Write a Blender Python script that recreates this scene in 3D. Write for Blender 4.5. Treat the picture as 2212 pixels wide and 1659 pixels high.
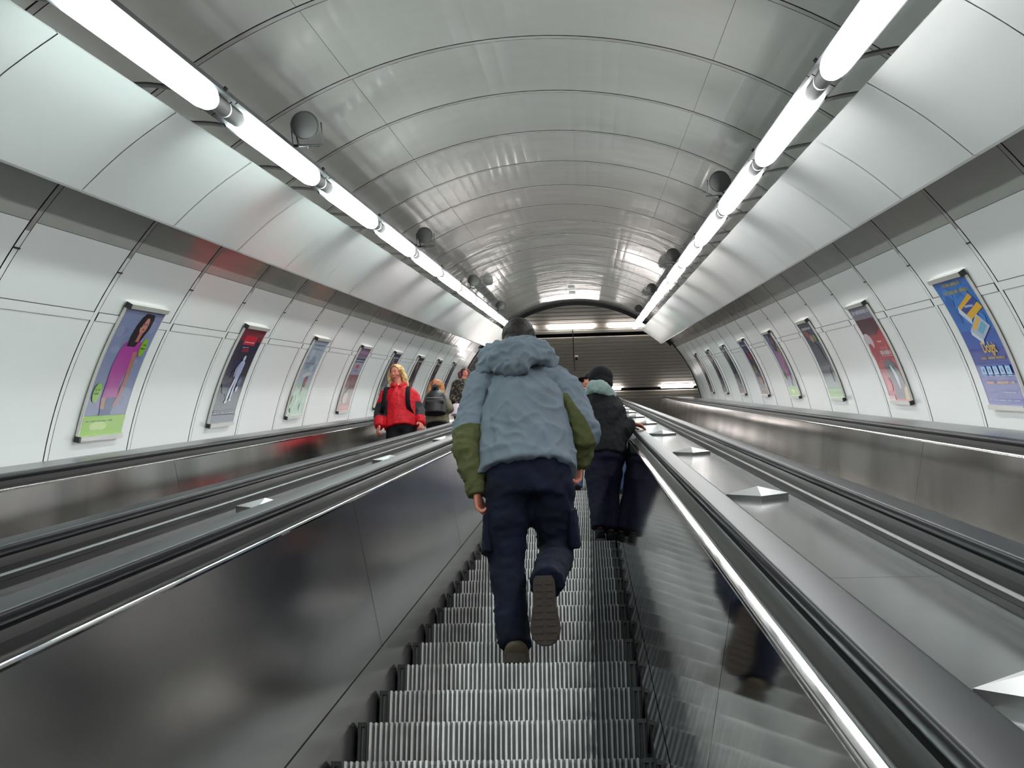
import bpy, bmesh, math, random
from mathutils import Vector, Matrix, noise
random.seed(7)
PI = math.pi
for o in list(bpy.data.objects):
    bpy.data.objects.remove(o, do_unlink=True)
SC = bpy.context.scene
COL = SC.collection

# ------------------------------------------------------------------ camera, world, exposure
cam_d = bpy.data.cameras.new('camera')
cam_d.sensor_fit = 'HORIZONTAL'; cam_d.sensor_width = 36.0
cam_d.lens = 36.0 * 2750.26 / 2212.0
cam_d.clip_start = 0.05; cam_d.clip_end = 200
cam = bpy.data.objects.new('camera', cam_d); COL.objects.link(cam)
CR = Vector((0.997747, 0.066888, 0.005123)); CU = -Vector((-0.029176, 0.501438, -0.864702)); CB = -Vector((-0.060407, 0.862604, 0.502260))
cam.matrix_world = Matrix(((CR.x, CU.x, CB.x, 0), (CR.y, CU.y, CB.y, 0), (CR.z, CU.z, CB.z, 0), (0, 0, 0, 1)))
SC.camera = cam
SC.view_settings.view_transform = 'Standard'; SC.view_settings.look = 'None'
SC.view_settings.gamma = 1.0; SC.view_settings.use_curve_mapping = False
SC.view_settings.exposure = 0.0
wd = bpy.data.worlds.new('world'); SC.world = wd; wd.use_nodes = True
wd.node_tree.nodes['Background'].inputs[0].default_value = (0.55, 0.6, 0.62, 1)
wd.node_tree.nodes['Background'].inputs[1].default_value = 0.25
LAMP_POWER = 33.0

# ------------------------------------------------------------------ slope frame: X across, Y away from the incline, Z up along it
C30, S30 = math.cos(math.radians(30)), 0.5
def S(X, Y, Z): return Vector((X, Z * C30 - Y * S30, Z * S30 + Y * C30))
XC, YC, R = -0.3384, -1.1455, 3.5303          # tunnel circle
RIB0, RIBP = 5.4545, 1.5947                   # ribs
STEP0, STEPP, HS = 5.3227, 0.46188, 1.1479    # step nosings
ZA, ZB = -9.0, 35.76                          # tunnel extent
PL, PR = 1.93, 1.94                           # spacing of the escalators

# ------------------------------------------------------------------ materials
def mat(name, col=(.5, .5, .5), rough=.5, metal=0.0, spec=.5, emit=None, estr=0, coat=0, bump=None, noisecol=None, aniso=0):
    m = bpy.data.materials.new(name); m.use_nodes = True
    nt = m.node_tree; b = nt.nodes['Principled BSDF']
    b.inputs['Base Color'].default_value = (*col, 1); b.inputs['Roughness'].default_value = rough
    b.inputs['Metallic'].default_value = metal; b.inputs['Specular IOR Level'].default_value = spec
    b.inputs['Coat Weight'].default_value = coat; b.inputs['Coat Roughness'].default_value = .06
    if emit:
        b.inputs['Emission Color'].default_value = (*emit, 1); b.inputs['Emission Strength'].default_value = estr
    tc = nt.nodes.new('ShaderNodeTexCoord')
    if noisecol:   # (scale, colour b, low, high, (sx,sy,sz))
        sc, cb, lo, hi = noisecol[:4]
        n = nt.nodes.new('ShaderNodeTexNoise'); n.inputs['Scale'].default_value = sc; n.inputs['Detail'].default_value = 5
        mp = nt.nodes.new('ShaderNodeMapping')
        if len(noisecol) > 4: mp.inputs['Scale'].default_value = noisecol[4]
        cr = nt.nodes.new('ShaderNodeValToRGB'); cr.color_ramp.elements[0].position = lo; cr.color_ramp.elements[1].position = hi
        cr.color_ramp.elements[0].color = (*col, 1); cr.color_ramp.elements[1].color = (*cb, 1)
        nt.links.new(tc.outputs['Object'], mp.inputs[0]); nt.links.new(mp.outputs[0], n.inputs['Vector'])
        nt.links.new(n.outputs['Fac'], cr.inputs[0]); nt.links.new(cr.outputs[0], b.inputs['Base Color'])
    if bump:       # (scale, strength, distance, (sx,sy,sz))
        n = nt.nodes.new('ShaderNodeTexNoise'); n.inputs['Scale'].default_value = bump[0]; n.inputs['Detail'].default_value = bump[4] if len(bump) > 4 else 2
        mp = nt.nodes.new('ShaderNodeMapping'); mp.inputs['Scale'].default_value = bump[3] if len(bump) > 3 else (1, 1, 1)
        bp = nt.nodes.new('ShaderNodeBump'); bp.inputs['Strength'].default_value = bump[1]; bp.inputs['Distance'].default_value = bump[2]
        nt.links.new(tc.outputs['Object'], mp.inputs[0]); nt.links.new(mp.outputs[0], n.inputs['Vector'])
        nt.links.new(n.outputs['Fac'], bp.inputs['Height']); nt.links.new(bp.outputs[0], b.inputs['Normal'])
    return m
M = {}
M['vault'] = mat('enamelled_vault_sheet', (.45, .445, .42), .15, 0.0, .7, bump=(1.2, .6, .03, (1, 1, 1), 2), coat=.35)
M['wallp'] = mat('white_enamel_wall_sheet', (.83, .84, .83), .24, 0.0, .5, bump=(.8, .2, .02), coat=.25)
M['refl'] = mat('satin_white_reflector_sheet', (.73, .745, .735), .2, .22, .6, bump=(1.1, .4, .02))
M['gap'] = mat('dark_joint', (.015, .013, .013), .7)
M['strip'] = mat('grey_cover_strip', (.4, .385, .37), .35, .3)
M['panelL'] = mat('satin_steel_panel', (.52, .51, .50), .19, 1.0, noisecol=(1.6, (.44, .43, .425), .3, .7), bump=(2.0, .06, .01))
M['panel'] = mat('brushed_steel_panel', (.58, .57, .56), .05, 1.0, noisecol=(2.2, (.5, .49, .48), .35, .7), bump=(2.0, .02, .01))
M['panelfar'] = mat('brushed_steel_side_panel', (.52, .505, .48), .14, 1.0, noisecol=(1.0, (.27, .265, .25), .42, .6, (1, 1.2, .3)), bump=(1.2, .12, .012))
M['deck'] = mat('polished_steel_deck', (.50, .50, .50), .13, 1.0, noisecol=(3, (.46, .46, .47), .35, .7), bump=(1.6, .1, .01))
M['ledge'] = mat('satin_steel_ledge', (.25, .25, .255), .3, 1.0)
M['chrome'] = mat('bright_chrome', (.88, .88, .88), .09, 1.0)
M['sleeve'] = mat('satin_sleeve', (.22, .21, .21), .55, .2)
M['darksteel'] = mat('dark_steel_face', (.035, .034, .033), .4, 1.0)
M['midsteel'] = mat('grey_steel_guide', (.24, .23, .225), .3, 1.0)
M['rubber'] = mat('black_rubber', (.010, .010, .012), .34, 0, .06)
M['gapblack'] = mat('dark_recess', (.006, .006, .007), .8, 0, .05)
M['mirrortrim'] = mat('mirror_trim', (.9, .9, .9), .035, 1.0)
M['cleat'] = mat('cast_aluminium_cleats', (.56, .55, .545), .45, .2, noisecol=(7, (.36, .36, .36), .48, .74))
def darken_right(m):      # the right-hand strip of every step gets a darker base colour
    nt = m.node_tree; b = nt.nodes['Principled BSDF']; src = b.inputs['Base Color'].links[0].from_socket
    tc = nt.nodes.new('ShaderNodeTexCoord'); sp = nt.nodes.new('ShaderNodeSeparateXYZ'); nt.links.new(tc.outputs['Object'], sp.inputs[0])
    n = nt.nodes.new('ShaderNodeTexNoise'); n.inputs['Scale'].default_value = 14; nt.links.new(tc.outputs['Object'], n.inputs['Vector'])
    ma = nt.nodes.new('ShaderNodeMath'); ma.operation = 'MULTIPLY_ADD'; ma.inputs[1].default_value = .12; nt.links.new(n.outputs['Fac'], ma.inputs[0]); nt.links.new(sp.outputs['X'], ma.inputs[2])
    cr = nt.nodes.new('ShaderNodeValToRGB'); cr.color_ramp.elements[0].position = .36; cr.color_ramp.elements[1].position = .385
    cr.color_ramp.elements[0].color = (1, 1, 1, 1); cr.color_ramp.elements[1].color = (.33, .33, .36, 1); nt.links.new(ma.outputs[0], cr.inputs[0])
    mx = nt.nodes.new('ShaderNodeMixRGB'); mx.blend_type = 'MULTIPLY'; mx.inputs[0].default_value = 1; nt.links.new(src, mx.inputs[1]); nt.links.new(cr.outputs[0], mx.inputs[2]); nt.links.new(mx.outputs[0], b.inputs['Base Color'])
darken_right(M['cleat'])
M['cleatdk'] = mat('dark_step_grooves', (.12, .12, .122), .6, noisecol=(9, (.07, .07, .07), .45, .7))
darken_right(M['cleatdk'])
M['stepedge'] = mat('black_step_border', (.01, .01, .012), .5)
M['stud'] = mat('stainless_stud', (.85, .85, .85), .3, 1.0)
M['black'] = mat('black_plastic', (.012, .012, .013), .4)
M['casing'] = mat('dark_lamp_casing', (.05, .05, .055), .45, .3)
M['bracket'] = mat('grey_bracket', (.3, .29, .28), .4, .5)
M['slat'] = mat('bronze_grey_slats', (.78, .73, .65), .5, .0)
M['slatgap'] = mat('slat_gap', (.01, .01, .01), .8)
M['frame'] = mat('aluminium_frame', (.68, .66, .62), .3, .5)
M['mesh'] = mat('speaker_grille', (.09, .088, .085), .8, .3)
M['speaker'] = mat('speaker_body', (.09, .09, .092), .5)
M['concrete'] = mat('dark_concrete', (.08, .08, .08), .8)
M['white'] = mat('white_plastic', (.75, .75, .7), .4)

# ------------------------------------------------------------------ mesh helpers
class MB:
    def __init__(s): s.v = []; s.f = []; s.m = []; s.mats = []
    def mi(s, m):
        if m not in s.mats: s.mats.append(m)
        return s.mats.index(m)
    def add(s, vs, fs, m):
        o = len(s.v); k = s.mi(m); s.v += [tuple(v) for v in vs]
        for f in fs: s.f.append(tuple(i + o for i in f)); s.m.append(k)
    def box(s, x0, x1, y0, y1, z0, z1, m, fn=None):
        fn = fn or (lambda a, b, c: Vector((a, b, c)))
        vs = [fn(x, y, z) for z in (z0, z1) for y in (y0, y1) for x in (x0, x1)]
        s.add(vs, [(0, 2, 3, 1), (4, 5, 7, 6), (0, 1, 5, 4), (2, 6, 7, 3), (0, 4, 6, 2), (1, 3, 7, 5)], m)
    def grid(s, rows, m, closed=False):
        n = len(rows[0]); vs = [p for r in rows for p in r]; fs = []
        for i in range(len(rows) - 1):
            for j in range(n if closed else n - 1):
                a, b = i * n + j, i * n + (j + 1) % n
                fs.append((a, b, b + n, a + n))
        s.add(vs, fs, m)
    def tube(s, pts, r, m, n=10, cap=True):
        rows = tube_rows(pts, r, n); s.grid(rows, m, True)
        if cap:
            s.add(rows[0], [tuple(range(n))[::-1]], m); s.add(rows[-1], [tuple(range(n))], m)
    def build(s, name, parent=None, smooth=False, **kw):
        me = bpy.data.meshes.new(name); me.from_pydata(s.v, [], s.f)
        for m in s.mats: me.materials.append(M[m] if isinstance(m, str) else m)
        me.polygons.foreach_set('material_index', s.m)
        if smooth: me.polygons.foreach_set('use_smooth', [True] * len(s.f))
        me.update()
        return link(name, me, parent, **kw)
def tube_rows(pts, r, n):
    pts = [Vector(p) for p in pts]; rows = []; up = None
    for i, p in enumerate(pts):
        t = (pts[min(i + 1, len(pts) - 1)] - pts[max(i - 1, 0)]).normalized()
        if up is None: up = Vector((0, 0, 1)) if abs(t.z) < .9 else Vector((1, 0, 0))
        sd = t.cross(up).normalized(); up = sd.cross(t).normalized()
        rr = r[i] if isinstance(r, (list, tuple)) else r
        rows.append([p + (sd * math.cos(a) + up * math.sin(a)) * rr for a in [2 * PI * k / n for k in range(n)]])
    return rows
def tag(o, label=None, cat=None, group=None, kind=None):
    if label: o['label'] = label
    if cat: o['category'] = cat
    if group: o['group'] = group
    if kind: o['kind'] = kind
    return o
def link(name, me, parent=None, **kw):
    o = bpy.data.objects.new(name, me); COL.objects.link(o)
    if parent is not None:
        o.parent = parent; o.matrix_parent_inverse = parent.matrix_basis.inverted()
    return tag(o, **kw)
def empty(name, loc=(0, 0, 0), **kw):
    o = bpy.data.objects.new(name, None); o.empty_display_size = .1; o.location = loc; COL.objects.link(o)
    return tag(o, **kw)
def copy_tree(o, parent=None, off=Vector((0, 0, 0))):
    c = o.copy(); COL.objects.link(c)
    if parent is None: c.location = o.location + off
    else: c.parent = parent
    for ch in o.children: copy_tree(ch, c)
    return c
def sweep(mb, prof, z0, z1, m, closed=False, thick=None):
    """profile of (X, Y) points swept along the incline"""
    rows = [[S(x, y, z) for x, y in prof] for z in ZPATH(z0, z1)]
    mb.grid(rows, m, closed)
def ZPATH(z0, z1): return [z0, z1]
# path of the balustrades: straight up the incline, then curving to level at the top landing
def path_pt(X, Y, s, s0=39.5, rad=4.0):
    """s = distance along the incline; beyond s0 it bends to level"""
    if s <= s0: return S(X, Y, s)
    base = S(X, 0, s0); a = min((s - s0) / rad, PI / 6)
    # centre of bend is below the incline (convex)
    cpt = S(X, -rad, s0); ang = math.radians(30) - a
    nrm = Vector((0, -math.sin(ang), math.cos(ang))); tan = Vector((0, math.cos(ang), math.sin(ang)))
    extra = max(0, (s - s0) - rad * PI / 6)
    return cpt + nrm * (rad + Y) + tan * extra
BALZ = [ZA, 39.5] + [39.5 + .35 * k for k in range(1, 7)] + [44.5]
def bal(mb, prof, m, z=None, closed=False):
    rows = [[path_pt(x, y, s) for x, y in prof] for s in (z or BALZ)]
    mb.grid(rows, m, closed)
    if closed:
        n = len(prof); mb.add(rows[0], [tuple(range(n))], m); mb.add(rows[-1], [tuple(range(n))[::-1]], m)

# ------------------------------------------------------------------ tunnel shell
def cyl(a, z, r=R):        # a in degrees from the crown, positive to the right
    t = math.radians(a); return S(XC + r * math.sin(t), YC + r * math.cos(t), z)
def arc_patch(mb, a0, a1, z0, z1, m, r=R, da=3.0, thick=0.0):
    n = max(1, int(abs(a1 - a0) / da + .5)); A = [a0 + (a1 - a0) * i / n for i in range(n + 1)]
    mb.grid([[cyl(a, z0, r) for a in A], [cyl(a, z1, r) for a in A]], m)
    if thick:
        mb.grid([[cyl(a, z0, r + thick) for a in A], [cyl(a, z0, r) for a in A]], 'gap')
        mb.grid([[cyl(a, z1, r) for a in A], [cyl(a, z1, r + thick) for a in A]], 'gap')
        mb.grid([[cyl(a0, z0, r), cyl(a0, z1, r)], [cyl(a0, z0, r + thick), cyl(a0, z1, r + thick)]], 'gap')
        mb.grid([[cyl(a1, z0, r + thick), cyl(a1, z1, r + thick)], [cyl(a1, z0, r), cyl(a1, z1, r)]], 'gap')
KS = list(range(-9, 20))
def bay_range(k): return max(ZA, RIB0 + k * RIBP + .045), min(ZB, RIB0 + (k + 1) * RIBP - .045)
def shell(name, panels, a0, a1, mt):
    mb = MB()
    for k in range(-10, 19):
        z0, z1 = bay_range(k)
        if z1 <= z0: continue
        for p0, p1 in panels: arc_patch(mb, p0, p1, z0, z1, mt, R, 2.0, .027)
    arc_patch(mb, a0, a1, ZA, ZB, 'gap', R + .028, 2.0)
    return mb.build(name, smooth=False, kind='structure')
WA = 78.2    # where the wall lining ends behind the ledge
shell('ceiling', [(-52, -20.42), (-20.38, 20.38), (20.42, 52)], -52, 52, 'vault')
shell('wall_left', [(-60.05, -52.05), (-82, -61.15)], -82, -52, 'wallp')
shell('wall_right', [(52.05, 60.05), (61.15, 82)], 52, 82, 'wallp')
for sd in (-1, 1):
    mb = MB()
    for k in range(-10, 19):
        z0, z1 = bay_range(k)
        if z1 > z0: arc_patch(mb, sd * 60.1, sd * 61.1, z0, z1, 'wallp', R - .006, 1, .01)
    mb.build('trim_%d' % (100 + sd), kind='structure')
# arched cover strips over the panel joints
for i, k in enumerate(range(-9, 20)):
    mb = MB(); z = RIB0 + k * RIBP
    if k == 19: break
    for a0, a1, mt in ((-82, -53, 'wallp'), (-53, 53, 'strip'), (53, 82, 'wallp')):
        arc_patch(mb, a0, a1, z - .031, z + .031, mt, R - .002, 2.0, .03)
    for sd in (-1, 1):
        mb.box(-.006, .006, -.045, .045, -.003, .0, 'gap', lambda u, w, t, sd=sd: cyl(sd * 54.9 + u * 14, z + w, R - .004 + t))
    mb.build('trim_%d' % (i + 1), kind='structure')
# dark rim and bulkhead where the tunnel meets the upper hall
mb = MB(); arc_patch(mb, -84, 84, ZB, ZB + .3, 'casing', R + .0, 2.0, .0)
mb.grid([[cyl(a, ZB + .3, R) for a in range(-84, 85, 3)], [cyl(a, ZB + .3, R + 2.6) for a in range(-84, 85, 3)]], 'casing')
arc_patch(mb, -50, 50, ZB - .03, ZB + .02, 'casing', R - .1, 2.0, .1)
for q in (-1, 1): arc_patch(mb, q * 50, q * 84, ZB - .03, ZB + .02, 'wallp', R - .03, 2.0, .03)
mb.build('trim_40', kind='structure')
# base under the machinery, and dark closure at the foot of the tunnel
mb = MB(); mb.box(-5, 4.4, -2.3, -2.15, ZA - 2, 46, 'concrete', S); mb.build('floor', kind='structure')
mb = MB(); mb.box(-5, 4.4, -2.3, 3, ZA - .9, ZA - .7, 'wallp', S); mb.build('wall_back', kind='structure')
# upper hall: slatted level ceiling, end wall, side walls, floor
HC = 22.0
mb = MB()
y = 30.9
ROWD = (34.85, 38.45)
while y < 46:
    if not any(abs(y + .1 - q) < .16 for q in ROWD):
        mb.box(-7, 7, y, y + .16, HC, HC + .03, 'slat')
    y += .212
mb.box(-7, 7, 30, 46.5, HC + .12, HC + .16, 'slatgap')
mb.build('ceiling_upper_hall', kind='structure').name = 'ceiling_2'
mb = MB(); mb.box(-7, 7, 46.2, 46.5, 15, 22.1, 'slat'); mb.build('wall_front', kind='structure')
mb = MB(); mb.box(-7.2, -7, 30, 46.5, 15, 22.1, 'slat'); mb.build('wall_side_left', kind='structure')
mb = MB(); mb.box(7, 7.2, 30, 46.5, 15, 22.1, 'slat'); mb.build('wall_side_right', kind='structure')
LAND = path_pt(0, -HS, 43).z
mb = MB(); mb.box(-7, 7, 37.3, 46.5, LAND - .2, LAND - .02, 'wallp'); mb.build('floor_upper_hall', kind='structure').name = 'floor_2'

# ------------------------------------------------------------------ lamps
LR, LANG = 3.162, 30.6
def lampmat(i, tint, st): return mat('glowing_diffuser_%d' % i, (.8, .8, .8), .4, emit=tint, estr=st)
TINTS_L = [(.86, 1, .97), (.86, 1, .97), (.86, 1, .97), (.9, 1, .98), (1, .96, .96), (1, .96, .97), (.86, 1, .96), (.95, .93, 1), (.88, 1, .96), (1, .98, .98), (.9, 1, .97)]
TINTS_R = [(.98, 1, 1), (.98, 1, 1), (.98, 1, 1), (.98, 1, 1), (1, .99, .97), (1, .98, .95), (1, 1, .97), (.93, .93, 1), (.8, 1, .93), (.9, 1, .97), (.95, 1, .98)]
def make_lamp(sd, z0, z1, m, label, n):
    c = lambda a, r, z: S(XC + r * math.sin(math.radians(a)), YC + r * math.cos(math.radians(a)), z)
    root = empty('strip_light', c(sd * LANG, LR, z0), label=label, cat='light', group='strip lights along the %s of the tunnel' % ('left' if sd < 0 else 'right'))
    def cs(u, v, z):   # u across (towards the wall), v outwards (towards the shell)
        t = math.radians(sd * LANG); e = Vector((math.cos(t) * sd, -math.sin(t) * sd)); o = Vector((math.sin(t), math.cos(t)))
        return S(XC + LR * math.sin(t) + e.x * u + o.x * v, YC + LR * math.cos(t) + e.y * u + o.y * v, z)
    # diffuser: half round, rounded ends
    mb = MB(); rows = []
    za, zb = z0 + .06, z1 - .03
    for zz, k in ((za, .55), (za + .03, .72), (za + .09, .9), (za + .18, 1), (zb - .18, 1), (zb - .09, .9), (zb - .03, .72), (zb, .55)):
        rows.append([cs(-.074 * k * math.cos(PI * i / 14), -.098 * k * math.sin(PI * i / 14) , zz) for i in range(15)])
    mb.grid(rows, m); mb.add(rows[0], [tuple(range(15))], m); mb.add(rows[-1], [tuple(range(15))[::-1]], m)
    mb.build('diffuser', root, smooth=True)
    mb = MB(); mb.box(-.078, .078, .0, .05, z0 - .2, z1 + .2, 'casing', cs)
    mb.box(-.082, -.066, -.02, .0, z0 - .2, z1 + .2, 'casing', cs); mb.box(.068, .078, -.02, .0, z0 + .02, z1 - .0, 'casing', cs)
    mb.build('housing', root)
    for zz0, zz1 in ((z0 - .2, za - .004), (zb + .004, z1 + .2)):
        mb = MB(); rows = [[cs(-.045 * math.cos(PI * i / 12), -.055 * math.sin(PI * i / 12), zz) for i in range(13)] for zz in (zz0, zz1)]
        mb.grid(rows, 'sleeve')
        mb.build('end_sleeve', root, smooth=True)
    for zz in (z0 + .45, z1 - .1):
        mb = MB(); pts = []
        for i in range(9):
            t = i / 8; pts.append(c(sd * (LANG + 1.0 + 7.6 * t), LR + .05 + (R - LR - .08) * math.sin(t * PI * .5), zz))
        rows = [[p + S(0, 0, dz) for dz in (-.04, .04)] for p in pts]
        mb.grid(rows, 'bracket'); rows2 = [[p + S(0, 0, dz) + (S(0, .012, 0)) for dz in (-.04, .04)] for p in pts]; mb.grid(rows2, 'bracket')
        mb.build('bracket', root)
    for zz in (z1 + .06,):
        mb = MB(); mb.tube([cs(-.06, .02, zz), cs(-.095, .03, zz)], .012, 'casing', 8); mb.build('end_knob', root)
    return root
ORD = ['nearest', 'second', 'third', 'fourth', 'fifth', 'sixth', 'seventh', 'eighth', 'ninth', 'tenth', 'eleventh', 'twelfth', 'thirteenth']
mats_l = {}; mats_r = {}
for sd, TI in ((-1, TINTS_L), (1, TINTS_R)):
    side = 'left' if sd < 0 else 'right'; vis = 0
    for n in range(-5, 12):
        z0 = 6.99 + 2.5 * (n - 1) if sd > 0 else 7.04 + 2.5 * (n - 1)
        z1 = z0 + 2.08
        tint = TI[max(0, min(n, len(TI) - 1))]
        d = mats_l if sd < 0 else mats_r
        if tint not in d: d[tint] = lampmat(len(d) + (0 if sd < 0 else 20), tint, LAMP_POWER)
        if z1 < 3: lb = 'white strip light overhead behind the camera on the %s of the tunnel' % side
        else:
            lb = '%s glowing strip light in the row along the %s side of the vault' % (ORD[vis].capitalize(), side); vis += 1
        make_lamp(sd, z0, z1, d[tint], lb, n)

# reflector panels hung between the lamps and the walls
def make_reflector(sd, z0, label):
    root = empty('reflector_panel', cyl(sd * 40, z0, 3.25), label=label, cat='panel', group='reflector panels along the %s side' % ('left' if sd < 0 else 'right'))
    P0 = (XC + sd * 1.8138, 1.5235); P1 = (XC + sd * 2.3402, 1.1274); z1 = z0 + 1.503
    mb = MB(); rows = []
    for i in range(9):
        t = i / 8; bul = .02 * math.sin(PI * t)
        x = P0[0] + (P1[0] - P0[0]) * t + sd * bul * .6; y = P0[1] + (P1[1] - P0[1]) * t + bul * .8
        rows.append([S(x, y, z0), S(x, y, z1)])
    mb.grid(rows, 'refl'); rb = [[p + S(sd * .008, .012, 0) for p in r] for r in rows]; mb.grid(rb, 'refl')
    for a, b in ((rows[0], rb[0]), (rows[-1], rb[-1])): mb.grid([a, b], 'refl')
    mb.build('sheet', root, smooth=True)
    mb = MB()    # folded lip at the lower edge
    x, y = P1; mb.box(0, sd * .03, 0, .012, z0, z1, 'refl', lambda a, b, c: S(x + a, y + b, c)); mb.build('folded_lip', root)
    mb = MB(); mb.grid([[r[1] + S(0, 0, -.003) + S(sd * .002, .003, 0), r[1] + S(0, 0, .0095) + S(sd * .002, .003, 0)] for r in rows], 'gap'); mb.build('joint_strip', root)
    q = (P0[0] * .45 + P1[0] * .55 + sd * .03, P0[1] * .45 + P1[1] * .55 + .04)
    qr = Vector((q[0] - XC, q[1] - YC)).normalized()
    mb = MB(); mb.tube([S(q[0], q[1], z0 + .75), S(XC + qr.x * (R - .02), YC + qr.y * (R - .02), z0 + .75)], .014, 'bracket', 8); mb.build('hanger', root)
    return root
for sd in (-1, 1):
    side = 'left' if sd < 0 else 'right'; vis = 0
    for n in range(-9, 20):
        z0 = 5.15 + 1.515 * n
        if z0 + 1.5 > ZB: break
        if z0 + 1.5 < 3.2: lb = 'white reflector panel behind the camera on the %s side' % side
        else: lb = 'White curved reflector panel beside the lamps, number %d from the front on the %s side' % (vis + 1, side); vis += 1
        make_reflector(sd, z0, lb)

# ------------------------------------------------------------------ loudspeakers
def make_speaker(X, Y, Z, sd, label):
    root = empty('horn_loudspeaker', S(X, Y, Z), label=label, cat='loudspeaker', group='round loudspeakers under the vault')
    c = S(X, Y, Z); ax = (S(0, -.34, -1)).normalized()      # faces down the tunnel
    right = Vector((1, 0, 0)); up = right.cross(ax).normalized() * -1
    if up.z < 0: up = -up
    def ring(r, t, n=24): return [c + ax * t + (right * math.cos(2 * PI * i / n) + up * math.sin(2 * PI * i / n)) * r for i in range(n)]
    mb = MB(); mb.grid([ring(.088, .05), ring(.092, .06), ring(.092, .03), ring(.07, -.04), ring(.05, -.1)], 'speaker', True); mb.add(ring(.05, -.1), [tuple(range(24))], 'speaker'); mb.build('horn', root, smooth=True)
    mb = MB(); rr = [ring(.086, .052), ring(.05, .054), ring(.0006, .055)]; mb.grid(rr, 'mesh', True)
    mb.build('grille', root, smooth=True)
    mb = MB()
    b = -.135
    mb.tube([c + right * -.1 + up * .01, c + right * -.1 + up * b, c + right * .1 + up * b, c + right * .1 + up * .01], .005, 'black', 6)
    mb.tube([c + right * -.12 + up * b, c + right * .08 + up * (b - .005)], .009, 'black', 6)
    mb.tube([c + up * b, c + up * (b - .02)], .009, 'black', 6)
    mb.build('yoke', root)
    foot = S(XC + sd * 1.53, YC + 2.86, Z)
    mb = MB(); mb.tube([c + up * b + right * (sd * .06), foot], .008, 'black', 6); mb.build('arm', root)
SPL = [8.24, 14.3, 20.4, 26.6]; SPR = [11.27, 17.5, 23.4, 29.5]
for i, z in enumerate(SPL):
    make_speaker(-1.80, 1.77, z, -1, 'Round grey loudspeaker on a yoke beside the left lamps, ' + ['the nearest and largest', 'second from the front', 'third from the front', 'farthest and smallest'][i])
for i, z in enumerate(SPR):
    make_speaker(1.19, 1.775, z, 1, 'Round grey loudspeaker on a yoke beside the right lamps, ' + ['the nearest and largest', 'second from the front', 'third from the front', 'farthest and smallest'][i])

# ------------------------------------------------------------------ balustrades
def rail_profile(xc, sd):
    """handrail side of a balustrade: xc escalator centre, sd side; returns function h->X"""
    return lambda h: xc + sd * h
def handrail(root, X, label=None):
    prof = [(.690, -.391), (.6845, -.386), (.684, -.374), (.6855, -.3665), (.6885, -.3618), (.6925, -.3608), (.6945, -.3606), (.728, -.3604), (.7615, -.3606), (.7635, -.3608), (.7675, -.3618), (.7705, -.3665), (.772, -.374), (.7715, -.386), (.766, -.391)]
    mb = MB(); bal(mb, [(X(h), y) for h, y in prof], 'rubber'); mb.build('handrail', root, smooth=True)
def inner_side(root, X, pm, zjoint):
    mb = MB()   # inner panels with joints
    z = ZA
    zs = [ZA]; q = ZA + zjoint
    while q < 39: zs.append(q); q += 3.2
    zs.append(39.5)
    for i in range(len(zs) - 1):
        a, b = zs[i] + .003, zs[i + 1] - .003
        bal(mb, [(X(.6285), -.434), (X(.527), -1.02)], pm, [a, b])
    bal(mb, [(X(.6285), -.434), (X(.527), -1.02)], pm, BALZ[1:])
    mb.build('inner_panel', root)
    mb = MB(); bal(mb, [(X(.63), -.43), (X(.634), -.45), (X(.533), -1.03), (X(.51), -1.4)], 'gap'); mb.build('backing', root)
    mb = MB(); bal(mb, [(X(.5255), -1.026), (X(.507), -1.13), (X(.507), -1.4)], pm); mb.build('skirt', root)
    mb = MB(); bal(mb, [(X(.627), -.436), (X(.627), -.4250), (X(.640), -.4236), (X(.650), -.4228), (X(.659), -.4225), (X(.662), -.430)], 'mirrortrim')
    bal(mb, [(X(.6255), -.430), (X(.6245), -.4265), (X(.6255), -.4235), (X(.628), -.4225), (X(.6305), -.4235), (X(.6315), -.4255)], 'chrome'); mb.build('trim_strip', root)
    mb = MB(); bal(mb, [(X(.660), -.430), (X(.694), -.416)], 'darksteel'); bal(mb, [(X(.694), -.416), (X(.679), -.389)], 'midsteel'); bal(mb, [(X(.679), -.389), (X(.692), -.385)], 'gapblack'); mb.build('rail_guide', root)
def stud(root, X, Z, Yb):
    mb = MB(); dgl, hh = .122, .019
    c = [(dgl, 0), (0, dgl), (-dgl, 0), (0, -dgl)]
    vb = [S(X + a, Yb, Z + b) for a, b in c]; vt = [S(X + a, Yb + hh, Z + b) for a, b in c]
    ap = S(X, Yb + hh + .030, Z)
    mb.add(vb + vt + [ap], [(0, 1, 5, 4), (1, 2, 6, 5), (2, 3, 7, 6), (3, 0, 4, 7), (4, 5, 8), (5, 6, 8), (6, 7, 8), (7, 4, 8)], 'stud')
    mb.build('stud', root)
YD = -.462
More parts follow.
